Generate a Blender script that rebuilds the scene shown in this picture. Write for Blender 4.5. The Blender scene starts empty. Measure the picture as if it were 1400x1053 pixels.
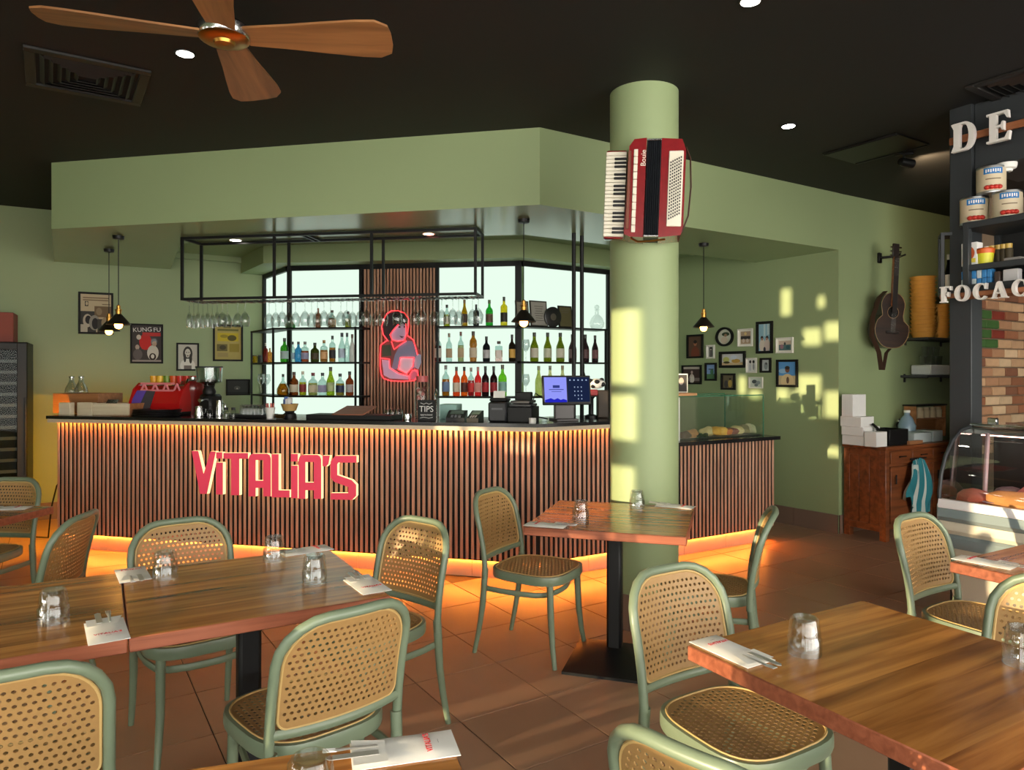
import bpy, bmesh, math, random
from mathutils import Vector, Matrix
rnd = random.Random(7)
R = math.radians
SC = bpy.context.scene
COL = SC.collection
# ------------------------------------------------------------------ camera (level, 25 mm, eye height 1.46 m)
F, Y0, H = 975.0, 512.0, 1.46
cam = bpy.data.objects.new('camera', bpy.data.cameras.new('camera'))
COL.objects.link(cam)
cam.location = (0, 0, H); cam.rotation_euler = (R(90), 0, 0)
cam.data.sensor_width = 36; cam.data.lens = 36*F/1400
cam.data.shift_y = -(526.5-Y0)/1400
cam.data.clip_start = .05
SC.camera = cam
# ------------------------------------------------------------------ world, sun, exposure
W = bpy.data.worlds.new('world'); SC.world = W; W.use_nodes = True
bg = W.node_tree.nodes['Background']
bg.inputs[0].default_value = (1.0, .96, .88, 1); bg.inputs[1].default_value = 6.5
sd = bpy.data.lights.new('sun', 'SUN'); sd.energy = 6.5; sd.angle = R(.55); sd.color = (1, .80, .50)
sun = bpy.data.objects.new('sun', sd); COL.objects.link(sun)
sun.rotation_euler = Vector((.848*math.cos(R(3.5)), .53*math.cos(R(3.5)), -math.sin(R(3.5)))).to_track_quat('-Z', 'Y').to_euler()
SC.view_settings.view_transform = 'Standard'; SC.view_settings.look = 'None'
SC.view_settings.exposure = .3; SC.view_settings.gamma = 1; SC.view_settings.use_curve_mapping = False
SC.cycles.transparent_max_bounces = 24; SC.cycles.max_bounces = 8; SC.cycles.diffuse_bounces = 4
SC.cycles.caustics_reflective = False; SC.cycles.caustics_refractive = False
SC.cycles.sample_clamp_indirect = 6.0
SC.cycles.use_denoising = True

# ------------------------------------------------------------------ geometry helpers
def gz(px, py, z):                      # point at height z seen at a pixel of the 1400 x 1053 frame
    Y = F*(H-z)/(py-Y0); return Vector(((px-700)/F*Y, Y, z))
def at(px, py, Y):                      # point at depth Y
    return Vector(((px-700)/F*Y, Y, H-(py-Y0)*Y/F))
def onw(px, py, P, ang):                # point on the upright plane through P running along angle ang (degrees)
    dx, dy = math.cos(R(ang)), math.sin(R(ang)); k = (px-700)/F
    t = (k*P[1]-P[0])/(dx-k*dy); Y = P[1]+dy*t
    return Vector((P[0]+dx*t, Y, H-(py-Y0)*Y/F))
def lin(c):
    return tuple((v/255/12.92 if v/255 <= .04045 else ((v/255+.055)/1.055)**2.4) for v in c)

class MB:
    def __init__(s): s.v = []; s.f = []; s.m = []
    def add(s, vs, fs, mi=0, M=None):
        b = len(s.v)
        s.v += [tuple(M @ Vector(p)) for p in vs] if M is not None else [tuple(p) for p in vs]
        for f in fs: s.f.append(tuple(i+b for i in f)); s.m.append(mi)
        return s
    def box(s, c, d, rz=0, mi=0, M=None):
        x, y, z = d[0]/2, d[1]/2, d[2]/2
        vs = [(-x,-y,-z),(x,-y,-z),(x,y,-z),(-x,y,-z),(-x,-y,z),(x,-y,z),(x,y,z),(-x,y,z)]
        T = Matrix.Translation(c) @ Matrix.Rotation(rz, 4, 'Z')
        return s.add(vs, [(0,3,2,1),(4,5,6,7),(0,1,5,4),(1,2,6,5),(2,3,7,6),(3,0,4,7)], mi, (M @ T) if M is not None else T)
    def bbox(s, c, d, r=.004, rz=0, mi=0, M=None, seg=1):  # bevelled box
        bm = bmesh.new(); bmesh.ops.create_cube(bm, size=1)
        for v in bm.verts: v.co = Vector((v.co.x*d[0], v.co.y*d[1], v.co.z*d[2]))
        bmesh.ops.bevel(bm, geom=bm.edges[:], offset=min(r, min(d)*.49), segments=seg, affect='EDGES', profile=.5)
        T = Matrix.Translation(c) @ Matrix.Rotation(rz, 4, 'Z')
        bm.verts.index_update()
        s.add([v.co[:] for v in bm.verts], [[v.index for v in f.verts] for f in bm.faces], mi, (M @ T) if M is not None else T)
        bm.free(); return s
    def prism(s, poly, z0, z1, mi=0, M=None, side=None):
        n = len(poly); a = sum(poly[i][0]*poly[(i+1)%n][1]-poly[(i+1)%n][0]*poly[i][1] for i in range(n))
        if a < 0: poly = poly[::-1]
        vs = [(p[0],p[1],z0) for p in poly]+[(p[0],p[1],z1) for p in poly]
        s.add(vs, [tuple(range(n-1,-1,-1)), tuple(range(n,2*n))], mi, M)
        b = len(s.v)-2*n
        for i in range(n):
            j = (i+1)%n; s.f.append((b+i,b+j,b+n+j,b+n+i)); s.m.append(mi if side is None else side)
        return s
    def lathe(s, prof, seg=16, c=(0,0,0), mi=0, M=None):
        vs = []; fs = []; n = len(prof)
        for r, z in prof:
            for k in range(seg):
                a = 2*math.pi*k/seg; vs.append((c[0]+r*math.cos(a), c[1]+r*math.sin(a), c[2]+z))
        for i in range(n-1):
            for k in range(seg):
                q = (k+1)%seg; fs.append((i*seg+k, i*seg+q, (i+1)*seg+q, (i+1)*seg+k))
        if prof[0][0] > 1e-6: fs.append(tuple(range(seg-1,-1,-1)))
        if prof[-1][0] > 1e-6: fs.append(tuple((n-1)*seg+k for k in range(seg)))
        return s.add(vs, fs, mi, M)
    def shell(s, prof, seg=16, c=(0,0,0), mi=0, M=None, a0=0, a1=2*math.pi):   # open lathe
        vs = []; fs = []; n = len(prof); full = abs(a1-a0-2*math.pi) < 1e-6; m = seg if full else seg+1
        for r, z in prof:
            for k in range(m):
                a = a0+(a1-a0)*k/seg; vs.append((c[0]+r*math.cos(a), c[1]+r*math.sin(a), c[2]+z))
        for i in range(n-1):
            for k in range(seg):
                q = (k+1)%m; fs.append((i*m+k, i*m+q, (i+1)*m+q, (i+1)*m+k))
        return s.add(vs, fs, mi, M)
    def tube(s, pts, r, seg=8, closed=False, mi=0, M=None, flat=(1,1), up=None):
        pts = [Vector(p) for p in pts]; n = len(pts)
        rr = r if isinstance(r, (list, tuple)) else [r]*n
        vs = []; fs = []; pn = None
        for i, p in enumerate(pts):
            a = pts[(i-1)%n] if (closed or i > 0) else p; b = pts[(i+1)%n] if (closed or i < n-1) else p
            t = (b-a).normalized()
            if pn is None:
                u = Vector(up) if up is not None else (Vector((0,0,1)) if abs(t.z) < .9 else Vector((1,0,0)))
                pn = (u-t*u.dot(t)).normalized()
            elif up is not None:
                u = Vector(up); q = u-t*u.dot(t); pn = q.normalized() if q.length > .05 else (pn-t*pn.dot(t)).normalized()
            else: pn = (pn-t*pn.dot(t)).normalized()
            bn = t.cross(pn)
            for k in range(seg):
                w = 2*math.pi*(k+.5)/seg
                vs.append(p+pn*(math.cos(w)*rr[i]*flat[0])+bn*(math.sin(w)*rr[i]*flat[1]))
        for i in range(n if closed else n-1):
            j = (i+1)%n
            for k in range(seg):
                q = (k+1)%seg; fs.append((i*seg+k, i*seg+q, j*seg+q, j*seg+k))
        if not closed: fs += [tuple(range(seg-1,-1,-1)), tuple((n-1)*seg+k for k in range(seg))]
        return s.add(vs, fs, mi, M)
    def sphere(s, c, r, mi=0, u=12, v=8, sc=(1,1,1), M=None):
        prof = [(max(1e-7, r*math.sin(math.pi*i/v)), -r*math.cos(math.pi*i/v)) for i in range(v+1)]
        T = Matrix.Translation(c) @ Matrix.Diagonal((*sc, 1))
        return s.shell(prof, u, mi=mi, M=(M @ T) if M is not None else T)
    def poly(s, pts, mi=0, M=None): return s.add(pts, [tuple(range(len(pts)))], mi, M)
    def mesh(s, name, mats, smooth=True):
        me = bpy.data.meshes.new(name); me.from_pydata(s.v, [], s.f)
        for m in (mats if isinstance(mats, (list, tuple)) else [mats]): me.materials.append(m)
        if any(s.m): me.polygons.foreach_set('material_index', s.m)
        if smooth:
            me.polygons.foreach_set('use_smooth', [True]*len(me.polygons)); me.set_sharp_from_angle(angle=R(38))
        me.update(); return me
    def build(s, name, mats, parent=None, smooth=True, loc=None, rz=0):
        return link(s.mesh(name, mats, smooth), name, parent, loc, rz)

def link(me, name, parent=None, loc=None, rz=0):
    o = bpy.data.objects.new(name, me); COL.objects.link(o)
    if parent is not None: o.parent = parent
    if loc is not None: o.location = loc
    if rz: o.rotation_euler.z = rz
    return o
def tag(o, label=None, cat=None, group=None, kind=None):
    if label: o['label'] = label
    if cat: o['category'] = cat
    if group: o['group'] = group
    if kind: o['kind'] = kind
    return o
def thing(name, label, cat, loc=(0,0,0), rz=0, group=None):
    o = bpy.data.objects.new(name, None); COL.objects.link(o); o.empty_display_size = .1
    o.location = loc; o.rotation_euler = (0, 0, rz)
    return tag(o, label, cat, group)
KIDS = {}
def copy_tree(o, parent=None):
    c = o.copy(); COL.objects.link(c); c.parent = parent
    for ch in list(o.children): copy_tree(ch, c)
    return c
def struct(o, label=None): o['kind'] = 'structure'; (label and tag(o, label)); return o
ORD = ['first','second','third','fourth','fifth','sixth','seventh','eighth','ninth','tenth','eleventh','twelfth','thirteenth','fourteenth',
       'fifteenth','sixteenth','seventeenth','eighteenth','nineteenth','twentieth','twenty-first','twenty-second','twenty-third','twenty-fourth',
       'twenty-fifth','twenty-sixth','twenty-seventh','twenty-eighth','twenty-ninth','thirtieth']

# ------------------------------------------------------------------ materials
MATS = {}
def nt(name):
    m = bpy.data.materials.new(name); m.use_nodes = True; n = m.node_tree
    return m, n, n.nodes['Principled BSDF']
def pm(name, c, rough=.5, metal=0, var=0, vscale=8, emit=None, es=0, bump=0, coat=0, spec=None, objvar=0):
    if name in MATS: return MATS[name]
    m, n, b = nt(name); L = n.links
    b.inputs['Base Color'].default_value = (*lin(c), 1)
    b.inputs['Roughness'].default_value = rough; b.inputs['Metallic'].default_value = metal
    if coat: b.inputs['Coat Weight'].default_value = coat; b.inputs['Coat Roughness'].default_value = .1
    if spec is not None: b.inputs['Specular IOR Level'].default_value = spec
    if emit: b.inputs['Emission Color'].default_value = (*lin(emit), 1); b.inputs['Emission Strength'].default_value = es
    if var or bump or objvar:
        tc = n.nodes.new('ShaderNodeTexCoord'); no = n.nodes.new('ShaderNodeTexNoise')
        no.inputs['Scale'].default_value = vscale; no.inputs['Detail'].default_value = 4
        L.new(tc.outputs['Object'], no.inputs['Vector'])
        if var or objvar:
            hs = n.nodes.new('ShaderNodeHueSaturation'); hs.inputs['Color'].default_value = (*lin(c), 1)
            mr = n.nodes.new('ShaderNodeMapRange'); mr.inputs['To Min'].default_value = 1-var; mr.inputs['To Max'].default_value = 1+var
            L.new(no.outputs['Fac'], mr.inputs['Value']); out = mr.outputs[0]
            if objvar:
                oi = n.nodes.new('ShaderNodeObjectInfo'); m2 = n.nodes.new('ShaderNodeMapRange')
                m2.inputs['To Min'].default_value = 1-objvar; m2.inputs['To Max'].default_value = 1+objvar
                L.new(oi.outputs['Random'], m2.inputs['Value'])
                mu = n.nodes.new('ShaderNodeMath'); mu.operation = 'MULTIPLY'
                L.new(out, mu.inputs[0]); L.new(m2.outputs[0], mu.inputs[1]); out = mu.outputs[0]
            L.new(out, hs.inputs['Value']); L.new(hs.outputs[0], b.inputs['Base Color'])
        if bump:
            bu = n.nodes.new('ShaderNodeBump'); bu.inputs['Strength'].default_value = bump; bu.inputs['Distance'].default_value = .004
            L.new(no.outputs['Fac'], bu.inputs['Height']); L.new(bu.outputs[0], b.inputs['Normal'])
    MATS[name] = m; return m
def wood(name, c1, c2, rough=.35, plank=0, scale=1.0, coat=.0, upright=False):
    if name in MATS: return MATS[name]
    m, n, b = nt(name); L = n.links; N = n.nodes.new
    tc = N('ShaderNodeTexCoord'); mp = N('ShaderNodeMapping'); mp.inputs['Scale'].default_value = (22*scale, 22*scale, 1.6*scale) if upright else (1.6*scale, 22*scale, 22*scale)
    L.new(tc.outputs['Object'], mp.inputs['Vector'])
    src = mp.outputs[0]; pv = None
    oi = N('ShaderNodeObjectInfo')
    ad = N('ShaderNodeVectorMath'); ad.operation = 'ADD'; L.new(src, ad.inputs[0])
    cx = N('ShaderNodeCombineXYZ'); m9 = N('ShaderNodeMath'); m9.operation = 'MULTIPLY'; m9.inputs[1].default_value = 40
    L.new(oi.outputs['Random'], m9.inputs[0]); L.new(m9.outputs[0], cx.inputs[0]); L.new(cx.outputs[0], ad.inputs[1]); src = ad.outputs[0]
    if plank:
        sp = N('ShaderNodeSeparateXYZ'); L.new(tc.outputs['Object'], sp.inputs[0])
        d = N('ShaderNodeMath'); d.operation = 'DIVIDE'; d.inputs[1].default_value = plank; L.new(sp.outputs[1], d.inputs[0])
        fl = N('ShaderNodeMath'); fl.operation = 'FLOOR'; L.new(d.outputs[0], fl.inputs[0])
        wn = N('ShaderNodeTexWhiteNoise'); wn.noise_dimensions = '1D'; L.new(fl.outputs[0], wn.inputs['W'])
        a2 = N('ShaderNodeVectorMath'); a2.operation = 'MULTIPLY_ADD'; a2.inputs[1].default_value = (9, 9, 9)
        L.new(wn.outputs['Color'], a2.inputs[0]); L.new(src, a2.inputs[2]); src = a2.outputs[0]; pv = wn.outputs['Value']
    no = N('ShaderNodeTexNoise'); no.inputs['Scale'].default_value = 1.0; no.inputs['Detail'].default_value = 6; no.inputs['Distortion'].default_value = .6
    L.new(src, no.inputs['Vector'])
    rp = N('ShaderNodeValToRGB'); e = rp.color_ramp.elements
    e[0].position = .32; e[0].color = (*lin(c1), 1); e[1].position = .68; e[1].color = (*lin(c2), 1)
    L.new(no.outputs['Fac'], rp.inputs[0]); out = rp.outputs[0]
    if pv is not None:
        hs = N('ShaderNodeHueSaturation'); mr = N('ShaderNodeMapRange'); mr.inputs['To Min'].default_value = .8; mr.inputs['To Max'].default_value = 1.18
        L.new(pv, mr.inputs['Value']); L.new(mr.outputs[0], hs.inputs['Value']); L.new(out, hs.inputs['Color']); out = hs.outputs[0]
    L.new(out, b.inputs['Base Color']); b.inputs['Roughness'].default_value = rough
    if coat: b.inputs['Coat Weight'].default_value = coat; b.inputs['Coat Roughness'].default_value = .12
    bu = N('ShaderNodeBump'); bu.inputs['Strength'].default_value = .06; bu.inputs['Distance'].default_value = .002
    L.new(no.outputs['Fac'], bu.inputs['Height']); L.new(bu.outputs[0], b.inputs['Normal'])
    MATS[name] = m; return m
def emit(name, c, s):
    if name in MATS: return MATS[name]
    m = bpy.data.materials.new(name); m.use_nodes = True; n = m.node_tree; n.nodes.clear()
    e = n.nodes.new('ShaderNodeEmission'); e.inputs[0].default_value = (*lin(c), 1); e.inputs[1].default_value = s
    o = n.nodes.new('ShaderNodeOutputMaterial'); n.links.new(e.outputs[0], o.inputs[0]); MATS[name] = m; return m
def glass(name, c=(255,255,255), refl=.12, rough=.02):       # thin clear glass: straight-through plus surface reflection
    if name in MATS: return MATS[name]
    m = bpy.data.materials.new(name); m.use_nodes = True; n = m.node_tree; n.nodes.clear(); N = n.nodes.new
    t = N('ShaderNodeBsdfTransparent'); t.inputs[0].default_value = (*lin(c), 1)
    g = N('ShaderNodeBsdfGlossy'); g.inputs['Roughness'].default_value = rough; g.inputs[0].default_value = (1,1,1,1)
    lw = N('ShaderNodeLayerWeight'); lw.inputs[0].default_value = .35
    mr = N('ShaderNodeMapRange'); mr.inputs['To Min'].default_value = refl*.35; mr.inputs['To Max'].default_value = min(.9, refl*4)
    mx = N('ShaderNodeMixShader'); o = N('ShaderNodeOutputMaterial')
    n.links.new(lw.outputs['Facing'], mr.inputs['Value']); n.links.new(mr.outputs[0], mx.inputs[0])
    n.links.new(t.outputs[0], mx.inputs[1]); n.links.new(g.outputs[0], mx.inputs[2]); n.links.new(mx.outputs[0], o.inputs[0])
    MATS[name] = m; return m
def liquid(name, c, tr=.65):                                  # coloured bottle or drink that lets the back light through
    if name in MATS: return MATS[name]
    m = bpy.data.materials.new(name); m.use_nodes = True; n = m.node_tree; n.nodes.clear(); N = n.nodes.new
    sq = tuple(v**.5 for v in lin(c))
    t = N('ShaderNodeBsdfTransparent'); t.inputs[0].default_value = (*sq, 1)
    p = N('ShaderNodeBsdfPrincipled'); p.inputs['Base Color'].default_value = (*lin(c), 1); p.inputs['Roughness'].default_value = .12
    mx = N('ShaderNodeMixShader'); mx.inputs[0].default_value = tr; o = N('ShaderNodeOutputMaterial')
    n.links.new(p.outputs[0], mx.inputs[1]); n.links.new(t.outputs[0], mx.inputs[2]); n.links.new(mx.outputs[0], o.inputs[0])
    MATS[name] = m; return m

GREEN = pm('sage_wall_paint', (147,162,118), .55, var=.04, vscale=1.5)
BLACKC = pm('black_ceiling_paint', (12,10,8), .7, var=.1, vscale=3)
SKIRT = pm('brown_skirting_tile', (122,98,84), .4, var=.06, vscale=5)
TILE = pm('brown_floor_tile', (166,128,102), .33, var=.10, vscale=5, objvar=.07, spec=.35)
GROUT = pm('dark_grout', (50,40,34), .8)
BLACKM = pm('black_metal', (20,20,21), .45, spec=.3)
DARKG = pm('charcoal_painted_timber', (46,49,52), .55, var=.06)
WHITE = pm('white_matt', (232,230,224), .6)
SLATW = wood('walnut_slat', (168,122,98), (212,166,138), .42, scale=1.2, upright=True)
SLATB = pm('dark_slat_backing', (14,9,7), .8)
STONE = pm('black_stone_top', (26,26,28), .15, var=.2, vscale=60)
TABLEW = wood('spotted_gum_tabletop', (136,78,34), (214,144,72), .22, plank=.094, coat=.25)
TEDGE = wood('red_gum_table_edge', (122,66,44), (158,92,66), .35, scale=2)
CHAIRG = pm('sage_resin', (112,125,103), .36)
CANE = pm('tan_cane', (158,122,74), .5, var=.12, vscale=60)
PIPING = pm('cane_piping', (188,156,100), .5)
LED_TOP = emit('amber_led', (255,150,58), 55.0)
LED_LOW = emit('amber_led_low', (255,142,50), 170.0)
CLEAR = glass('clear_glass', (214,228,226), .12); CRYSTAL = glass('tumbler_glass', (240,242,242), .10, .05)
CHROME = pm('chrome', (210,210,210), .18, 1); STEEL = pm('brushed_steel', (170,172,174), .32, 1)
CUTL = pm('cutlery_steel', (196,194,190), .3, .55)
BRASS = pm('brass', (190,140,70), .3, 1)
# ================================================================== the setting
A30, A45 = 30.5, -13.8
# floor: grout slab with every tile in view
ROOM = [(-6.9,6.35),(-.9,-3.4),(7.7,1.6),(6.3,8.8),(1.0,10.0),(-2.2,8.9)]
fl = struct(MB().prism(ROOM, -.12, -.004).build('floor', GROUT), 'brown ceramic tile floor laid diagonally')
TS, TA = .4475, R(212.475); tc_, ts_ = math.cos(TA), math.sin(TA)
tm = MB(); q = TS/2-.0022; qi = q-.002
tm.add([(-q,-q,-.006),(q,-q,-.006),(q,q,-.006),(-q,q,-.006),(-q,-q,-.0015),(q,-q,-.0015),(q,q,-.0015),(-q,q,-.0015),(-qi,-qi,0),(qi,-qi,0),(qi,qi,0),(-qi,qi,0)],
       [(8,9,10,11),(4,5,9,8),(5,6,10,9),(6,7,11,10),(7,4,8,11),(0,1,5,4),(1,2,6,5),(2,3,7,6),(3,0,4,7)])
tme = tm.mesh('tile', TILE, False); ntile = 0
def inside(p, poly):
    c = False; n = len(poly)
    for i in range(n):
        a, b = poly[i], poly[i-1]
        if (a[1] > p[1]) != (b[1] > p[1]) and p[0] < (b[0]-a[0])*(p[1]-a[1])/(b[1]-a[1])+a[0]: c = not c
    return c
BARIN = [(-3.7,6.15),(.2,5.15),(1.75,6.25),(1.2,9.5),(-3.3,9.0)]
for a in range(-24, 25):
    for b in range(-24, 25):
        u, v = a+.5, b+.5
        X = -.044+tc_*u*TS-ts_*v*TS; Y = 5.228+ts_*u*TS+tc_*v*TS
        if Y < .9 or Y > 8.6 or not inside((X,Y), ROOM) or inside((X,Y), BARIN): continue
        px = 700+F*X/Y; py = Y0+F*H/Y; mg = F*.36/Y
        if px < -mg or px > 1400+mg or py > 1053+F*.5/Y: continue
        link(tme, 'tile', fl, (X, Y, 0), TA); ntile += 1
print('tiles', ntile)
struct(MB().prism(ROOM, 3.12, 3.3).build('ceiling', BLACKC), 'matt black ceiling')
def wallseg(name, p, q_, z0, z1, mat, th=.12, side=1, label=None):      # slab behind the line p-q
    d = (Vector(q_)-Vector(p)).normalized(); n = Vector((-d.y, d.x))*th*side
    o = MB().prism([p, q_, (q_[0]+n.x, q_[1]+n.y), (p[0]+n.x, p[1]+n.y)], z0, z1).build(name, mat)
    return struct(o, label)
LW0, LWA = (-4.65,7.2), 29.2
def along(P, ang, t): return (P[0]+math.cos(R(ang))*t, P[1]+math.sin(R(ang))*t)
wallseg('wall_left', along(LW0,LWA,-2.4), along(LW0,LWA,3.0), -.1, 3.12, GREEN, label='sage green wall with framed posters behind the coffee machine')
PW0, PWA = (2.99,6.53), 125.0
wallseg('wall_photos', PW0, along(PW0,PWA,3.1), -.1, 3.12, GREEN, side=-1, label='sage green wall covered in small framed photographs')
GW0, GWA = (2.995,6.535), 30.9
wallseg('wall_guitar', GW0, along(GW0,GWA,3.7), -.1, 3.12, GREEN, label='sage green wall where the guitar hangs')
wallseg('wall_back', along(LW0,LWA,2.9), along(PW0,PWA,3.05), -.1, 3.12, GREEN, label='sage green wall at the back of the bar')
struct(MB().prism([(6.0,8.4),(7.8,1.6),(8.0,1.7),(6.2,8.6)], -.1, 3.12).build('wall_right', DARKG), 'dark wall at the right of the deli')
# bulkhead over the bar with a raised recess behind it
FL, FC, FR = (-3.61,5.59), (.187,4.79), (2.995,6.53)
SOF = [FL, FC, FR, (2.48,7.26), (1.55,6.70), (.10,5.82), (-2.88,6.2), (-3.70,7.73), (-4.63,7.21)]
struct(MB().prism(SOF, 2.6, 3.125, mi=1, side=0).build('wall_bulkhead', [GREEN, pm('satin_sage_paint', (147,162,118), .24, var=.04, vscale=1.5, coat=.12)]), 'deep sage green bulkhead hanging over the bar')
struct(MB().prism([(2.46,7.25),(1.5,6.6),(.1,5.7),(-2.95,6.1),(-3.8,7.75),(-2.2,8.9),(1.0,9.9)], 2.78, 3.125).build('ceiling_recess', GREEN), 'raised sage green ceiling behind the bulkhead')
struct(MB().prism([(-3.06,8.05),(-2.55,7.31),(.114,6.95),(1.2,7.66),(1.6,8.4),(.6,9.0),(-2.6,8.6)], 2.6, 2.79).build('wall_back_bulkhead', GREEN), 'sage green bulkhead above the bottle shelves')
struct(MB().prism([along(LW0,LWA,.1),along(LW0,LWA,2.3),(along(LW0,LWA,2.3)[0]+.02,along(LW0,LWA,2.3)[1]-.05),(along(LW0,LWA,.1)[0]+.02,along(LW0,LWA,.1)[1]-.05)],2.72,2.785).build('trim_1', GREEN), 'sage green cornice on the poster wall')
# skirtings
def skirt(name, p, ang, L, side, n, label):
    d = Vector((math.cos(R(ang)), math.sin(R(ang)))); nn = Vector((-d.y, d.x))*side; e = None
    base = MB().prism([p, (p[0]+d.x*L,p[1]+d.y*L), (p[0]+d.x*L+nn.x*.009,p[1]+d.y*L+nn.y*.009), (p[0]+nn.x*.009,p[1]+nn.y*.009)], 0, .168).build(name, GROUT)
    struct(base, label); l = L/n
    for i in range(n):
        a = Vector(p)+d*(i*l+.0015); b = Vector(p)+d*((i+1)*l-.0015)
        MB().prism([a[:],b[:],(b+nn*.014)[:],(a+nn*.014)[:]], .001, .17).build('skirting_tile', SKIRT, base, False)
skirt('baseboard_photos', PW0, PWA, 1.35, 1, 3, 'brown tile skirting below the photo wall')
skirt('baseboard_guitar', GW0, GWA, 3.4, -1, 7, 'brown tile skirting below the guitar')
skirt('baseboard_left', along(LW0,LWA,-2.3), LWA, 4.4, -1, 9, 'brown tile skirting below the poster wall')
# round column
CX, CY, CR = .782, 4.225, .2
cb = MB(); cb.lathe([(CR,0),(CR,3.125)], 48)
struct(cb.build('column', GREEN, loc=(CX,CY,0)), 'round sage green column carrying the accordion')
cs = struct(MB().shell([(CR+.004,0),(CR+.004,.2),(CR,.2)], 48).build('baseboard_column', GROUT, loc=(CX,CY,0)), 'brown tile skirting round the green column')
for k in range(8):
    a0 = k*math.pi/4+.2
    MB().shell([(CR+.004,.001),(CR+.012,.001),(CR+.012,.205),(CR+.004,.205)], 6, a0=a0+.006, a1=a0+math.pi/4-.006).build('skirting_tile', SKIRT, cs)
# unseen walls left and behind for daylight; left openings shaped to cast sun patches
Wn, Wt = Vector((.866,.5)), Vector((.5,-.866)); WP = Wn*-2.55
def wpt(s, o=0): v = WP+Wt*s+Wn*o; return (v.x, v.y)
def pierced(name, f0, s0, s1, holes, label):
    # wall slab from s0 to s1 with rectangular openings (sa, sb, za, zb): built from solid strips between them
    m = MB(); holes = sorted(holes); xs = sorted({s0, s1, *[h[0] for h in holes], *[h[1] for h in holes]})
    for a, b in zip(xs, xs[1:]):
        hs = sorted([(h[2],h[3]) for h in holes if h[0] <= a+1e-6 and h[1] >= b-1e-6]); z = -.1
        for (za, zb) in hs+[(3.12,3.12)]:
            if za-z > 1e-4: m.prism([f0(a,0), f0(b,0), f0(b,-.08), f0(a,-.08)], z, za)
            z = zb
    return struct(m.build(name, GREEN, smooth=False), label)
holes = []  # openings added where they throw sun patches on wall, column and furniture
holes += [(-4.22,-4.04,2.25,2.41),(-4.00,-3.84,2.29,2.46),(-4.28,-4.04,1.77,1.97),(-4.25,-4.04,1.57,1.75),(-4.51,-4.38,1.71,1.84),(-4.35,-4.27,1.67,1.81),(-4.00,-3.84,1.58,1.82),
          (-4.53,-4.40,1.30,1.49),(-4.36,-4.27,1.29,1.39),(-4.46,-4.35,2.55,2.81),(-4.07,-4.00,2.60,2.71),(-4.96,-4.87,1.76,1.95),(-4.83,-4.69,1.72,1.81),(-4.21,-3.84,1.22,1.31)]
holes += [(-3.16,-2.94,1.72,2.15),(-3.16,-2.96,1.40,1.66),(-3.16,-2.97,1.0,1.25)]
holes += [(-2.88,-2.48,.86,1.0),(-2.44,-2.10,.86,1.08),(-2.88,-2.48,1.04,1.10),(-2.72,-2.40,.19,.30),(-2.36,-2.15,.21,.32)]
holes += [(-1.85,-1.55,.66,1.25),(-1.50,-1.08,.62,1.1),(-.66,-.45,.66,1.3),(-1.02,-.68,1.01,1.3)]
holes += [(.15,.85,.3,2.95),(.95,1.65,.3,2.95),(1.75,2.45,.3,2.95)]  # wide openings added to brighten the room with more sky light
pierced('wall_sun_mask', lambda s, o: wpt(s, o), -9.0, 2.6, holes, 'unseen wall left of the camera, openings added to shape the sunlight')
P2 = Vector(wpt(2.6)); 
def wpt2(s, o=0): v = P2+Wn*s+Wt*(-o); return (v.x, v.y)
h2 = [(k*1.75+.15, k*1.75+1.8, .25, 2.95) for k in range(5)]
pierced('wall_glazed', wpt2, 0, 10.2, h2, 'glazed shopfront wall behind the camera')

# ================================================================== bar counter
CA, CB, CC = Vector((-3.798,5.953)), Vector((.163,4.977)), Vector((2.287,6.218))   # slat faces, left end - corner - right end
def perp(d): return Vector((-d.y, d.x))
d1 = (CB-CA).normalized(); d2 = (CC-CB).normalized(); n1, n2 = perp(d1), perp(d2)   # normals pointing into the bar
L1, L2 = (CB-CA).length, (CC-CB).length
STEP = 1.12                                                                         # end of the high top along the right leg
bar = thing('bar_counter', 'long bar counter clad in vertical walnut slats with a black top', 'counter', (*CA, 0))
def inv(pts): return [(p[0]-CA.x, p[1]-CA.y) for p in pts]
def offs(o):  # offset polyline of the front by o into the bar
    a = CA+n1*o; c = CC+n2*o
    k = math.tan((math.atan2(d2.y,d2.x)-math.atan2(d1.y,d1.x))/2); b = CB+n1*o+d1*(-o*k)
    return a, b, c
a0, b0, c0 = offs(.0098); a1, b1, c1 = offs(.62)
MB().prism(inv([a0+d1*.01, b0, c0-d2*.01, c1-d2*.01, b1, a1+d1*.01]), .15, .90).build('carcass', SLATB, bar, False)
a0, b0, c0 = offs(.0098); s0 = b0+d2*STEP; s1 = b1+d2*STEP
MB().prism(inv([a0+d1*.01, b0, s0, s1, b1, a1+d1*.01]), .90, 1.075).build('upper_carcass', SLATB, bar, False)
sl = MB().bbox((0,.0048,-.006), (.0215,.0095,.937), .003).mesh('slat', SLATW); sl2 = MB().bbox((0,.0048,-.006), (.0215,.0095,.752), .003).mesh('slat', SLATW)
n = int(L1/.041)
for i in range(n+1):
    p = CA+d1*(.012+i*(L1-.02)/n)-CA; link(sl, 'slat', bar, (p.x, p.y, .615), math.atan2(d1.y,d1.x))
n = int(L2/.041)
for i in range(1, n+1):
    t = .012+i*(L2-.024)/n; p = CB+d2*t-CA; hi = t < STEP
    link(sl if hi else sl2, 'slat', bar, (p.x, p.y, .615 if hi else .522), math.atan2(d2.y,d2.x))
en = perp(d1)
for i in range(14): p = CA+n1*(.03+i*.041)-d1*.004-CA; link(sl, 'slat', bar, (p.x,p.y,.615), math.atan2(d1.y,d1.x)+R(90))
a0, b0, c0 = offs(-.05); a1, b1, c1 = offs(.66); s0 = b0+d2*STEP; s1 = b1+d2*STEP
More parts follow.
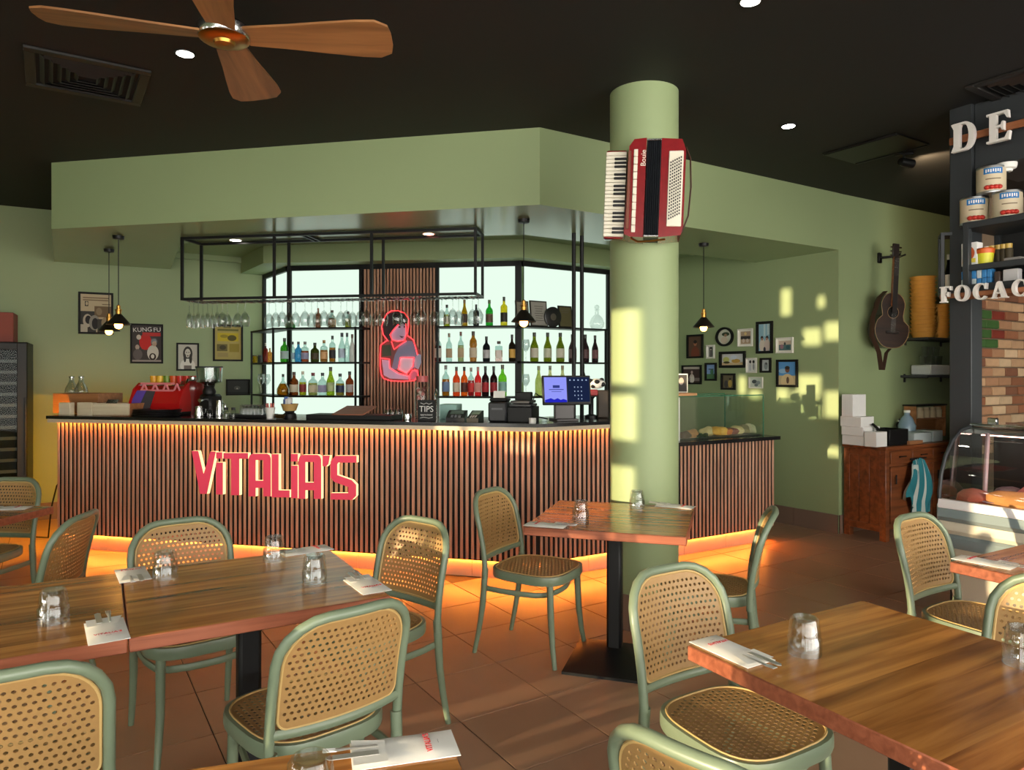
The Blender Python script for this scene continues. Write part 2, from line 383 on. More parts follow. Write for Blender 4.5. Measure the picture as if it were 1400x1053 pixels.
MB().prism(inv([a0-d1*.06, b0, s0, s1, b1, a1-d1*.06]), 1.092, 1.117).build('countertop', STONE, bar, False)
a2, b2, c2 = offs(-.042); s2 = b2+d2*STEP
MB().prism(inv([a2-d1*.05, b2, s2, s1, b1, a1-d1*.05]), 1.078, 1.092).build('edge_strip', pm('pale_edge_strip',(206,190,164),.5), bar, False)
t0, t1 = b0+d2*(STEP+.002), b1+d2*(STEP+.002)
MB().prism(inv([t0, c0+d2*.02, c1+d2*.02, t1]), .895, .925).build('lower_countertop', STONE, bar, False)
a0, b0, c0 = offs(.07); a1, b1, c1 = offs(.4)
pl = MB().prism(inv([a0, b0, c0-d2*.05, c1-d2*.05, b1, a1]), 0.0, .149).build('plinth', GROUT, bar, False)
PLT = pm('pale_plinth_tile', (196,164,140), .35, var=.06, vscale=6)
for (p, d, L, nn) in ((a0, d1, (b0-a0).length, n1), (b0, d2, (c0-b0).length-.05, n2)):
    k = int(L/.45); l = L/k
    for i in range(k):
        x = p+d*(i*l+.0015); y = p+d*((i+1)*l-.0015)
        MB().prism(inv([x-nn*.01, y-nn*.01, y+nn*.002, x+nn*.002]), .002, .148).build('plinth_tile', PLT, pl, False)
# LED strips: under the top overhang and under the slats
def strip(name, o, z, m, lo, hi, w=.008, dz=.006, down=True):
    a, b, c = offs(o); e, f, g = offs(o+w); u = b+d2*hi; v = f+d2*hi
    return MB().prism(inv([a+d1*lo, b, u, v, f, e+d1*lo]), z-dz, z).build(name, m, bar, False)
a2, b2, c2 = offs(-.046); a3, b3, c3 = offs(-.036); s2 = b2+d2*STEP; s3 = b3+d2*STEP
MB().prism(inv([a2-d1*.05, b2, s2, s3, b3, a3-d1*.05]), 1.062, 1.0915).build('edge_lip', MATS['pale_edge_strip'], bar, False)
a2, b2, c2 = offs(.0098); a3, b3, c3 = offs(.046)
MB().prism(inv([a2, b2, c2-d2*.03, c3-d2*.03, b3, a3]), .132, .1495).build('backing_lip', SLATB, bar, False)
strip('led_strip', -.028, 1.0775, LED_TOP, .02, STEP-.02)
strip('lower_led_strip', .048, .134, LED_LOW, .02, L2-.06)
# amber strip on the bar's left end
strip_end = MB().box((.030, .3, 1.074), (.014,.5,.006), math.atan2(d1.y,d1.x)).build('end_led_strip', emit('amber_led_end',(255,176,30),900.0), bar, False)
# ================================================================== cane chairs
def cane_panel(nu, nv, size_u, size_v, clampf, surf, th=.004, hole=.62, border=1):
    """sheet of nu x nv cells in offset rows, a six-sided hole in each; clampf keeps it inside the outline, surf lifts (u,v) to 3-D with a normal"""
    m = MB(); cu, cv = size_u/nu, size_v/nv; cache = {}
    def vert(u, v, back, cl=True):
        if cl: u, v = clampf(u, v)
        k = (round(u,5), round(v,5), back)
        if k not in cache:
            p, n = surf(u, v); cache[k] = len(m.v); m.v.append(tuple(Vector(p)-Vector(n)*(th*back)))
        return cache[k]
    for j in range(nv):
        off = .5*cu if j % 2 else 0
        for i in range(-1, nu+1):
            u0 = -size_u/2+i*cu+off; v0 = -size_v/2+j*cv; uc, vc = u0+cu/2, v0+cv/2
            B = [(u0,v0),(uc,v0),(u0+cu,v0),(u0+cu,v0+cv),(uc,v0+cv),(u0,v0+cv)]
            ins = [abs(clampf(*b)[0]-b[0])+abs(clampf(*b)[1]-b[1]) < 1e-6 for b in B]
            if not any(ins): continue
            if not all(ins):
                for back in (0,1):
                    f = [vert(*b, back) for b in B]; f = [x for q, x in enumerate(f) if x not in f[:q]]
                    if len(f) > 2: m.f.append(tuple(f if not back else f[::-1])); m.m.append(0)
                continue
            hw, hv = cu*hole/2, cv*hole/2
            Hh = [(uc-hw*.62,vc-hv),(uc,vc-hv*1.08),(uc+hw*.62,vc-hv),(uc+hw*.62,vc+hv),(uc,vc+hv*1.08),(uc-hw*.62,vc+hv)]
            Hh = [(uc-hw*.95,vc-hv*.5),(uc,vc-hv),(uc+hw*.95,vc-hv*.5),(uc+hw*.95,vc+hv*.5),(uc,vc+hv),(uc-hw*.95,vc+hv*.5)]
            fb = [[vert(*b, k) for b in B] for k in (0,1)]; fh = [[vert(*h, k, False) for h in Hh] for k in (0,1)]
            for q in range(6):
                w = (q+1) % 6
                m.f += [(fb[0][q],fb[0][w],fh[0][w],fh[0][q]), (fb[1][w],fb[1][q],fh[1][q],fh[1][w]), (fh[0][q],fh[0][w],fh[1][w],fh[1][q])]; m.m += [0,0,0]
    return m
def sgnp(x, e): return math.copysign(abs(x)**e, x)
def seat_out(t, g=1.0):
    c, s = math.cos(t), math.sin(t); x = sgnp(c, .6); y = sgnp(s, .6)
    return (.01+.212*x*g, (.205+.012*x)*y*g)
def seat_clamp(u, v):
    a = math.atan2(v/.205, (u-.01)/.212)
    e = 1/.6; w = .205+.012*max(-1,min(1,(u-.01)/.212))
    k = (abs((u-.01)/.196)**(2*e/ (2) *1.0*2)+abs(v/(w*.93))**(2*e))**(1/(2*e))
    if k <= 1: return (u, v)
    return (.01+(u-.01)/k, v/k)
BZ0, BZ1, BHW, BR = .50, .815, .192, .112
def back_x(y, z):
    s = max(0, (z-.44)/.38); return -.192-.085*s**1.7-.03*(1-min(1,(y/.2)**2))*min(1,max(0,(z-.40)/.1))
def back_clamp(u, v):          # u across, v up from the panel's middle
    hw, hh = BHW-.012, (BZ1-BZ0)/2-.012; r = BR if v > 0 else .03
    x, y = abs(u), abs(v); cx, cy = hw-r, hh-r
    if x > cx and y > cy:
        d = math.hypot(x-cx, y-cy)
        if d > r: x, y = cx+(x-cx)*r/d, cy+(y-cy)*r/d
    x, y = min(x, hw), min(y, hh)
    return (math.copysign(x, u), math.copysign(y, v))
def back_surf(u, v):
    z = v+(BZ0+BZ1)/2; x = back_x(u, z); e = .004
    tz = Vector((back_x(u,z+e)-x, 0, e)); tu = Vector((back_x(u+e,z)-x, e, 0)); n = tu.cross(tz).normalized()
    return (x, u, z), n
def make_chair(label):
    t = thing('cane_chair', label, 'chair', group='sage green cane chairs')
    # seat
    link(cane_panel(22, 22, .44, .44, seat_clamp, lambda u, v: ((u, v, .449-.006*max(0,1-((u-.01)/.2)**2-(v/.2)**2)), (0,0,1)), hole=.66, th=.0028).mesh('seat', CANE), 'seat', t)
    ring = MB(); N = 40; prof = [(1.0,.405),(1.012,.412),(1.012,.440),(1.0,.449),(.93,.4505),(.90,.446),(.90,.405)]
    vs = []; fs = []
    for k in range(N):
        for g, z in prof: x, y = seat_out(2*math.pi*k/N, g); vs.append((x, y, z))
    P = len(prof)
    for k in range(N):
        for j in range(P):
            a, b = k*P+j, k*P+(j+1)%P; c, d = ((k+1)%N)*P+(j+1)%P, ((k+1)%N)*P+j; fs.append((a,d,c,b))
    ring.add(vs, fs); ring.build('seat_frame', CHAIRG, t)
    MB().tube([(*seat_out(2*math.pi*k/40, .93), .4505) for k in range(40)], .0035, 6, True).build('seat_piping', PIPING, t)
    # backrest
    link(cane_panel(22, 18, .40, .33, back_clamp, back_surf, hole=.54, th=.003).mesh('backrest', CANE), 'backrest', t)
    pts = []
    def bp(u, z): return (back_x(u, z), u, z)
    top = BZ1+.004; hw = BHW+.006; r = BR+.01
    for s in (1, -1):
        seq = [(hw*s, z) for z in (.40,.45,.50,.55,.60,.65,.69)] + [((hw-r+r*math.cos(a))*s, top-r+r*math.sin(a)) for a in [R(x) for x in (0,18,36,54,72,90)]]+[((hw-r)*.5*s, top)]
        pts += seq if s == 1 else [(0, top)]+seq[::-1]
    MB().tube([bp(u, z) for u, z in pts], [.0148]*len(pts), 10, flat=(1,.95)).build('back_frame', CHAIRG, t)
    MB().tube([bp(u, BZ0-.004+.006*(abs(u)/hw)**2) for u in [hw*k/8 for k in range(-8,9)]], .011, 8, flat=(1.3,1)).build('back_rail', CHAIRG, t)
    rim = [back_clamp(a*.3*math.cos(q), b*.3*math.sin(q)) for q, a, b in [(2*math.pi*k/56, 1, 1) for k in range(56)]]
    MB().tube([bp(u, v+(BZ0+BZ1)/2) for u, v in rim], .0045, 6, True).build('back_piping', PIPING, t)
    # legs
    for s in (1, -1):
        MB().tube([(-.194,.193*s,.45),(-.20,.192*s,.38),(-.212,.19*s,.25),(-.235,.19*s,.12),(-.262,.192*s,0)], [.0175,.0175,.016,.014,.012], 10).build('leg', CHAIRG, t)
        MB().tube([(.165,.160*s,.43),(.17,.162*s,.32),(.176,.164*s,.2),(.188,.172*s,.09),(.205,.182*s,0)], [.018,.0175,.016,.014,.012], 10).build('leg', CHAIRG, t)
    half = [(-.205,.178),(-.12,.186),(0,.183),(.09,.165),(.135,.125),(.152,.06)]
    MB().tube([(x, y, .345) for x, y in half]+[(.155,0,.345)]+[(x, -y, .345) for x, y in half[::-1]], .0125, 8, flat=(1.15,.75), up=(0,0,1)).build('stretcher', CHAIRG, t)
    return t
CH = [  # seat centre, facing angle, label
 ((.125,3.78), -30, 'cane chair with its back to the VITALIA sign, left of the table by the column'),
 ((.945,3.44), 161, 'cane chair seen edge-on, right of the table by the column'),
 ((-.58,2.90), 231.5, 'cane chair at the right end of the long joined tables'),
 ((-.622,2.165), 131, 'cane chair seen from behind, between the long tables and the front napkin table'),
 ((-1.275,2.875), -53, 'cane chair facing the camera across the long joined tables'),
 ((-1.235,1.78), 120, 'cane chair cut off by the lower left corner, seen from behind'),
 ((-2.245,3.22), 186, 'cane chair seen from behind, turned to the leftmost table'),
 ((-3.06,4.06), -95, 'sunlit pale cane chair beyond the leftmost table by the wine fridge'),
 ((.668,2.095), -59, 'cane chair with sun-dappled seat at the left of the right front table'),
 ((.51,1.42), 45, 'cane chair back rising from the bottom edge, nearest the camera'),
 ((1.965,2.97), -57, 'cane chair in front of the deli case'),
 ((1.455,2.03), 211, 'cane chair at the right edge behind the right front table'),
]
proto = None
for (p, a, lab) in CH:
    if proto is None: proto = o = make_chair(lab)
    else: o = copy_tree(proto); o['label'] = lab
    o.location = (p[0], p[1], 0); o.rotation_euler.z = R(a)

# ================================================================== tables
TZ = .74
def make_table(label):
    t = thing('dining_table', label, 'table', group='square timber topped tables')
    m = MB(); m.bbox((0,0,TZ-.02), (.75,.75,.04), .003)
    me = m.mesh('tabletop', [TABLEW, TEDGE], True)
    for p in me.polygons: p.material_index = 0 if abs(p.normal.z) > .9 else 1
    link(me, 'tabletop', t)
    MB().bbox((0,0,.38), (.075,.075,.63), .012).build('pole', BLACKM, t)
    b = MB(); s, e, f = .225, .21, .05
    b.add([(-s,-s,0),(s,-s,0),(s,s,0),(-s,s,0),(-s,-s,.014),(s,-s,.014),(s,s,.014),(-s,s,.014),(-e,-e,.02),(e,-e,.02),(e,e,.02),(-e,e,.02),(-f,-f,.085),(f,-f,.085),(f,f,.085),(-f,f,.085)],
          [(3,2,1,0)]+[(k+i,k+(i+1)%4,k+4+(i+1)%4,k+4+i) for k in (0,4,8) for i in range(4)]+[(12,13,14,15)])
    b.build('base', BLACKM, t)
    MB().box((0,0,.695), (.34,.06,.01)).box((0,0,.694), (.06,.34,.01)).build('top_bracket', BLACKM, t)
    return t
TB = [((-.907,2.456), 30, 'timber table at the right end of the long joined pair'),
      ((-1.559,2.079), 30, 'timber table at the left end of the long joined pair'),
      ((.522,3.62), -17, 'timber table standing in front of the green column'),
      ((.978,1.759), 30, 'large near timber table at the lower right'),
      ((-.383,.972), 16.5, 'timber table corner at the bottom edge with a napkin'),
      ((-2.924,3.574), -8, 'leftmost timber table, half outside the frame'),
      ((2.195,2.605), 30, 'timber table at the right edge before the deli case')]
proto = None
for (p, a, lab) in TB:
    if proto is None: proto = o = make_table(lab)
    else: o = copy_tree(proto); o['label'] = lab
    o.location = (p[0], p[1], 0); o.rotation_euler.z = R(a)

# upturned tumblers
def make_tumbler(label):
    t = thing('tumbler', label, 'glass', group='upturned water tumblers')
    m = MB(); seg = 20
    def ring(r, z, fac): return [((r+(fac if k%2 else 0))*math.cos(2*math.pi*k/seg), (r+(fac if k%2 else 0))*math.sin(2*math.pi*k/seg), z) for k in range(seg)]
    rows = [ring(.042,.0,0), ring(.0415,.042,.0008), ring(.039,.046,0), ring(.0375,.05,.0026), ring(.033,.088,.0026), ring(.030,.094,0)]
    rows += [ring(.027,.094,0), ring(.026,.084,0), ring(.034,.05,0), ring(.0385,.042,0), ring(.0395,0,0)]
    vs = [p for r_ in rows for p in r_]; fs = []
    for i in range(len(rows)-1):
        for k in range(seg): fs.append((i*seg+k, i*seg+(k+1)%seg, (i+1)*seg+(k+1)%seg, (i+1)*seg+k))
    for k in range(seg): fs.append(((len(rows)-1)*seg+k, (len(rows)-1)*seg+(k+1)%seg, (k+1)%seg, k))
    m.add(vs, fs).build('glass_wall', CRYSTAL, t)
    MB().lathe([(1e-6,.083),(.0255,.083),(.0265,.094),(1e-6,.094)], seg).build('thick_base', CRYSTAL, t)
    return t
TG = [(226,790,'upturned tumbler beside the napkin at the seam of the joined tables'),(375,766,'upturned tumbler at the far edge of the joined tables'),
      (430,795,'upturned tumbler near the right end of the joined tables'),(73,850,'upturned tumbler on the left one of the joined tables'),
      (794,710,'upturned tumbler at the left on the table by the column'),(871,694,'upturned tumbler at the back on the table by the column'),
      (1100,893,'upturned tumbler beside the napkin on the large right table'),(1397,908,'upturned tumbler cut off by the right edge'),
      (424,1112,'upturned tumbler cut off by the bottom edge')]
proto = None
for (x, y, lab) in TG:
    p = gz(x, y, TZ+.0005)
    if proto is None: proto = o = make_tumbler(lab)
    else: o = copy_tree(proto); o['label'] = lab
    o.location = p

# napkin pouches with cutlery
def text_mesh(s, size, mat, ext=.0004, align='CENTER'):
    cu = bpy.data.curves.new('lettering', 'FONT'); cu.body = s; cu.size = size; cu.extrude = ext; cu.align_x = align; cu.align_y = 'CENTER'; cu.resolution_u = 3
    o = bpy.data.objects.new('lettering', cu); COL.objects.link(o); bpy.context.view_layer.update()
    me = bpy.data.meshes.new_from_object(o.evaluated_get(bpy.context.evaluated_depsgraph_get()))
    bpy.data.objects.remove(o); bpy.data.curves.remove(cu); me.materials.clear(); me.materials.append(mat); return me
PAPER = pm('white_paper_napkin', (236,233,226), .8, var=.03, vscale=30, bump=.15)
REDINK = pm('red_ink', (196,48,52), .7); DARKINK = pm('dark_ink', (60,40,40), .7)
def make_napkin(label):
    t = thing('napkin_pouch', label, 'napkin', group='white printed napkin pouches')   # closed end at +x, open end at -x
    m = MB(); w, l = .05, .1; nx, ny = 8, 6; vs = []; fs = []
    for i in range(nx+1):
        for j in range(ny+1):
            u, v = i/nx*2-1, j/ny*2-1; z = .001+.006*(1-abs(u)**6)*(1-abs(v)**4)+.0012*math.sin(5*u+2*v)
            vs.append((u*l, v*w, max(.0012, z)))
    b = (nx+1)*(ny+1)
    vs += [(x, y, 0) for x, y, z in vs]
    for i in range(nx):
        for j in range(ny):
            a = i*(ny+1)+j; f = (a, a+ny+1, a+ny+2, a+1); fs += [f, tuple(b+k for k in f[::-1])]
    for i in range(nx): 
        for a, c in ((i*(ny+1), (i+1)*(ny+1)), ((i+1)*(ny+1)+ny, i*(ny+1)+ny)): fs.append((c, a, b+a, b+c))
    for j in range(ny):
        for a, c in ((j+1, j), (nx*(ny+1)+j, nx*(ny+1)+j+1)): fs.append((c, a, b+a, b+c))
    m.add(vs, fs).build('pouch', PAPER, t)
    MB().poly([(-.098,-.046,.0086),(-.035,-.046,.0086),(-.035,.03,.0088),(-.098,.046,.0088)]).build('fold', PAPER, t, False)
    o = link(text_mesh("VITALIA'S", .0165, REDINK), 'lettering', t, (.045,0,.0087), R(90))
    o2 = link(text_mesh('- - - -', .006, DARKINK), 'small_print', t, (.064,0,.0087), R(90))
    f = MB()
    f.tube([(-.05,.012,.0096),(-.09,.013,.0105),(-.128,.014,.0105)], [.003,.0035,.006], 6, flat=(.4,1)).build('fork', CUTL, t)
    k = MB()
    for q in (-1.5,-.5,.5,1.5): k.tube([(-.126,.014+q*.0036,.0105),(-.152,.014+q*.004,.0125)], .0013, 5)
    k.build('fork_tines', CUTL, t)
    MB().add([(-.05,-.022,.0095),(-.05,-.006,.0095),(-.14,-.006,.0105),(-.148,-.013,.0105),(-.14,-.022,.0105),(-.05,-.022,.011),(-.05,-.006,.011),(-.14,-.006,.012),(-.148,-.013,.012),(-.14,-.022,.012)],
             [(4,3,2,1,0),(5,6,7,8,9),(0,1,6,5),(1,2,7,6),(2,3,8,7),(3,4,9,8),(4,0,5,9)]).build('knife', CUTL, t, False)
    return t
NP = [((142,849),(150,878),'napkin pouch on the left one of the joined tables'),((186,795),(177,777),'napkin pouch at the seam of the joined tables'),
      ((487,790),(517,811),'napkin pouch at the right end of the joined tables'),((392,757),(444,749),'napkin pouch at the far edge of the joined tables'),
      ((772,720),(722,716),'napkin pouch at the left edge of the table by the column'),((902,690.5),(945,694.5),'napkin pouch at the back of the table by the column'),
      ((1040,908),(962,874),'napkin pouch on the corner of the large right table'),((492,1034),(612,1017),'napkin pouch on the front table, name in red across it'),
      ((-12,696),(36,694.5),'napkin pouch on the leftmost table'),((1385,776),(1310,762),'napkin pouch on the table before the deli case')]
proto = None
for (o_, c_, lab) in NP:
    a, b = gz(*o_, TZ+.001), gz(*c_, TZ+.001); m = (a+b)/2; d = b-a
    if proto is None: proto = o = make_napkin(lab)
    else: o = copy_tree(proto); o['label'] = lab
    o.location = m; o.rotation_euler.z = math.atan2(d.y, d.x)
# ================================================================== back bar: lit panels, shelves, slat panel
B0, B1, B2, B3 = Vector((-2.85,8.25)), Vector((-2.338,7.55)), Vector((.089,7.2)), Vector((1.10,7.87))
def dirn(a, b): return (b-a).normalized()
aC = math.degrees(math.atan2((B2-B1).y,(B2-B1).x)); aR = math.degrees(math.atan2((B3-B2).y,(B3-B2).x)); aL = math.degrees(math.atan2((B1-B0).y,(B1-B0).x))
PANEL = emit('backlit_panel', (222,244,226), .92)
def pxy(px, P, ang, off=0):               # point (x,y) on a wall line seen at px, off metres in front of it
    n = Vector((math.sin(R(ang)), -math.cos(R(ang)))); q = Vector(P)+n*off
    v = onw(px, Y0, q, ang); return Vector((v.x, v.y))
def slab(m, P, ang, xa, xb, o0, o1, z0, z1, mi=0):
    pts = [pxy(xa,P,ang,o0), pxy(xb,P,ang,o0)]; n = Vector((math.sin(R(ang)), -math.cos(R(ang))))
    pts += [pts[1]+n*(o1-o0), pts[0]+n*(o1-o0)]
    return m.prism([p[:] for p in pts], z0, z1, mi)
bb = thing('back_bar', 'black framed bottle shelving with glowing backlit panels behind the bar', 'shelving')
for (P, ang, xa, xb) in ((B1,aC,400,493),(B1,aC,601,706),(B2,aR,716,829),(B0,aL,366,395)):
    slab(MB(), P, ang, xa, xb, 0, .02, 1.0, 2.55).build('light_panel', PANEL, bb, False)
for (P, ang, xa, xb) in ((B0,aL,363.5,366.5),(B1,aC,395,400.5),(B1,aC,493,497),(B1,aC,597.5,601.5),(B1,aC,705,713.5),(B2,aR,826.5,832)):
    slab(MB(), P, ang, xa, xb, .0, .05, .1, 2.6).build('post', BLACKM, bb, False)
for (P, ang, xa, xb) in ((B0,aL,363.5,397),(B1,aC,395,713),(B2,aR,713,832)):
    slab(MB(), P, ang, xa, xb, .0, .05, 2.55, 2.6).build('top_rail', BLACKM, bb, False)
SHZ = (1.243, 1.587, 1.940)
B1f = pxy(373, B1, aC, .24)
for z in SHZ:
    slab(MB(), B1, aC, 373, 496, .24, .03, z-.018, z).build('shelf', BLACKM, bb, False)
    slab(MB(), B1, aC, 596, 707, .24, .03, z-.018, z).build('shelf', BLACKM, bb, False)
    slab(MB(), B2, aR, 712, 831, .22, .03, z-.018, z).build('shelf', BLACKM, bb, False)
    e = pxy(343, B1f, aL, 0); q_ = pxy(363.5, B0, aL, 0); w_ = pxy(397, B1, aC, 0)
    MB().prism([B1f[:], e[:], (e.x+.22,e.y+.16), w_[:]], z-.018, z).build('shelf', BLACKM, bb, False)
for (px, P, ang, o) in ((373.5,B1,aC,.23),(486,B1,aC,.23),(344,B1f,aL,-.01),(598,B1,aC,.23),(828,B2,aR,.21)):
    p = pxy(px, P, ang, o); MB().box((p.x,p.y,1.0), (.018,.018,1.885), R(ang)).build('shelf_post', BLACKM, bb, False)
MB().prism([pxy(343,B1f,aL,0)[:], B1f[:], pxy(710,B1,aC,.24)[:], pxy(831,B2,aR,.24)[:], pxy(831,B2,aR,0)[:], (B2.x,B2.y), (B1.x,B1.y)], .0, .9).build('cabinet', BLACKM, bb, False)
sp = slab(MB(), B1, aC, 496.5, 598, .0, .02, .9, 2.555).build('slat_backing', SLATB, bb, False)
smesh = MB().bbox((0,0,0), (.020,.022,1.6), .003).mesh('slat', SLATW)
pa, pb = pxy(498, B1, aC, .032), pxy(597, B1, aC, .032); n = 22
for i in range(n):
    p = pa.lerp(pb, (i+.3)/n); link(smesh, 'slat', bb, (p.x, p.y, 1.75), R(aC))

# ------------------------------------------------------------------ bottles
def bprof(kind, h, r):
    if kind == 'spirit': return [(r*.9,0),(r,.01),(r,h*.58),(r*.85,h*.65),(r*.4,h*.73),(r*.34,h*.80),(r*.34,h*.93)]
    if kind == 'wine':   return [(r*.9,0),(r,.01),(r,h*.45),(r*.92,h*.54),(r*.62,h*.65),(r*.40,h*.75),(r*.36,h*.93)]
    if kind == 'flask':  return [(r*.85,0),(r,h*.1),(r*.98,h*.3),(r*.6,h*.52),(r*.22,h*.68),(r*.18,h*.93)]
    if kind == 'monk':   return [(r*.8,0),(r*.9,h*.2),(r*.75,h*.45),(r*.95,h*.55),(r*.85,h*.7),(r*.4,h*.8),(r*.36,h*.93)]
    if kind == 'square': return [(r*1.3,0),(r*1.3,h*.72),(r*1.2,h*.76),(r*.4,h*.78),(r*.4,h*.93)]
    if kind == 'tall':   return [(r*.9,0),(r,.01),(r,h*.66),(r*.8,h*.71),(r*.38,h*.76),(r*.34,h*.93)]
    if kind == 'jar':    return [(r,0),(r,h*.85),(r*.8,h*.93)]
SPM = {}
def colmat(c, rough=.45): return pm('tint_%d_%d_%d' % c, c, rough)
def bottle(label, pos, rz, kind, h, r, body, liq=None, lab=None, cap=(30,30,30), group='bottles on the back bar shelves', fill=.55, name='bottle', lz=(.14,.46)):
    t = thing(name, label, 'bottle', pos, rz, group); prof = bprof(kind, h, r)
    seg = 4 if kind == 'square' else 14; M = Matrix.Rotation(R(45), 4, 'Z') if kind == 'square' else None
    bm_ = CLEAR if body is None else liquid('bottle_%d_%d_%d' % body, body)
    MB().lathe(prof, seg, M=M).build('body', bm_, t)
    if liq:
        z1 = h*fill; ip = []
        for (r_, z) in prof:
            if z < z1: ip.append((r_*.93, max(z,.003)))
            else:
                (ra, za) = ip[-1]; k = (z1-za)/max(1e-6, z-za); ip.append((ra+(r_*.93-ra)*min(1,k), z1)); break
        MB().lathe(ip, seg, M=M).build('drink', liquid('drink_%d_%d_%d' % liq, liq), t)
    if lab:
        w = r*(1.3/1.414*1.415 if kind == 'square' else 1.0)
        rr = max(p[0] for p in prof)
        if kind == 'square': MB().box((0,-r*.925,h*.35), (r*1.3,.002,h*.42)).build('label', colmat(lab,.6), t)
        else: MB().shell([(rr*1.02,h*lz[0]),(rr*1.02,h*lz[1])], 10, a0=R(185), a1=R(355)).build('label', colmat(lab,.6), t)
    rc = prof[-1][0]
    MB().lathe([(rc*1.12,h*.86),(rc*1.15,h),(rc*.9,h)], 10).build('cap', colmat(cap,.35), t)
    return t
Cs = (B1, aC, .13); Rs = (B2, aR, .12); Ls = (B1f, aL, -.10)
def row(shelf, where, desc_shelf, items):
    z = SHZ[shelf]
    for k, (px, hp, wp, kind, body, liq, lab, cap, d) in enumerate(items):
        P, ang, o = where if not isinstance(where, dict) else where[px < 374]
        p = pxy(px, P, ang, o); s = p.y/F
        bottle('%s, %s from left on %s' % (d, ORD[k], desc_shelf), (p.x, p.y, z), 0, kind, hp*s, wp*s/2, body, liq, lab, cap)
DK = (30,30,30); GD = (170,130,60)
row(0, {True:Ls, False:Cs}, 'lower left shelf', [
 (387,29,17,'flask',None,(214,120,20),None,DK,'round clear flask of orange spirit'),
 (402,32,12,'spirit',(120,58,20),None,(226,216,190),(70,40,25),'brown whisky bottle with cream label'),
 (414,33,10,'spirit',None,(226,200,40),(150,50,50),(200,190,170),'clear bottle half full of yellow liqueur'),
 (428,31,13,'spirit',None,(214,190,110),(222,208,176),(120,26,40),'squat clear bottle with cream label and burgundy cap'),
 (441,31,12,'spirit',None,None,(176,170,206),(60,60,70),'clear bottle with lilac label'),
 (452,39,11,'wine',(150,176,40),None,(200,214,160),(60,50,40),'yellow green tall bottle'),
 (465,30,12,'spirit',None,(206,160,70),(52,62,96),(40,40,50),'clear bottle with navy label'),
 (478,33,11,'spirit',(132,60,30),None,(206,206,206),(30,30,30),'amber bottle with pale label')])
row(1, {True:Ls, False:Cs}, 'middle left shelf', [
 (348.5,11,7,'jar',(210,170,40),None,None,(90,80,60),'small yellow jar'),
 (355.5,11,6,'jar',(110,110,110),None,None,(60,60,60),'small grey jar'),
 (363,27,6.5,'tall',(150,50,40),None,None,(206,196,190),'slim red bottle'),
 (369,20,6,'tall',(206,140,60),None,None,(200,180,140),'slim orange bottle'),
 (389,33,11,'spirit',(60,150,40),None,(170,190,190),(50,60,50),'green bottle with pale label'),
 (400.5,28,6,'tall',None,None,(150,180,196),(70,70,80),'slim clear bottle'),
 (408,28,9.5,'spirit',(60,140,190),None,None,(40,44,60),'bright blue bottle'),
 (417,28,11,'tall',None,(226,96,50),(150,150,180),(130,130,130),'clear bottle of orange gin'),
 (430.5,26.5,11.5,'spirit',(56,60,20),None,(70,60,40),(30,30,24),'dark olive rounded bottle'),
 (443,30,10.5,'tall',None,(216,126,60),(220,170,120),(186,140,80),'clear bottle of amber spirit'),
 (454.5,36,9,'tall',None,(226,130,40),(40,36,40),(30,30,30),'clear bottle with black round label'),
 (467.5,40,10,'wine',None,None,(190,206,226),(40,44,60),'tall clear bottle with blue print'),
 (474.5,40,8,'wine',None,None,None,(40,44,60),'tall plain clear bottle'),
 (481.5,38,8,'wine',(196,190,186),None,None,(120,90,80),'tall greyish bottle')])
row(2, Cs, 'top left shelf behind hanging glasses', [
 (397,15,13,'flask',(40,150,50),None,None,(40,110,50),'round green bottle'),
 (435,27,7,'tall',(150,90,60),None,None,(150,96,70),'slim brown bottle'),
 (454,24,11,'spirit',None,(196,130,70),(200,160,120),(90,80,70),'clear bottle of amber liqueur'),
 (476,22,9,'spirit',None,(220,206,70),None,(60,60,60),'clear bottle of yellow liqueur')])
row(0, Cs, 'lower shelf right of slats', [
 (609.5,42,10.5,'spirit',None,(230,126,30),(120,150,190),(140,140,140),'clear bottle of orange liqueur'),
 (624,40,10,'spirit',(232,78,36),None,(236,214,190),(70,50,50),'orange red bottle with white label'),
 (634.7,40,9.5,'spirit',(236,96,30),None,(90,44,34),(40,36,40),'orange bottle with dark label'),
 (644,39,9,'spirit',None,(226,34,44),(230,60,60),(160,140,130),'clear bottle of red aperitif'),
 (653.5,40,9.5,'spirit',(232,50,50),None,(240,170,160),(190,120,110),'red bottle with pink label'),
 (663.6,41,10,'spirit',(40,16,20),None,(190,40,50),(30,24,30),'dark bottle with broad red label'),
 (675,41,10,'spirit',(40,16,20),None,(186,50,60),(30,24,30),'dark bottle with narrow red label'),
 (687,43,11.5,'spirit',(120,206,40),None,(150,200,190),(90,80,60),'lime green bottle')])
row(1, Cs, 'middle shelf right of slats', [
 (599,40,9.5,'spirit',None,(110,30,30),(200,190,180),(150,140,140),'clear bottle with dark red drink'),
 (614,39,8.5,'spirit',None,None,(186,160,126),(150,130,110),'clear bottle with tan label'),
 (630,41,8.5,'spirit',None,(226,214,150),(190,166,130),(110,70,60),'pale yellow bottle with tan label'),
 (647,41.5,11,'monk',(166,106,30),None,(214,196,170),(70,50,40),'amber friar shaped bottle'),
 (665,34.5,10,'spirit',(26,26,30),None,(190,186,186),(24,24,28),'short black bottle'),
 (682,28,11,'square',None,(222,120,70),(226,214,206),(70,50,40),'square bottle of orange amaretto'),
 (700,37,9,'spirit',(36,26,16),None,(206,160,70),(30,30,30),'dark bottle with golden label')])
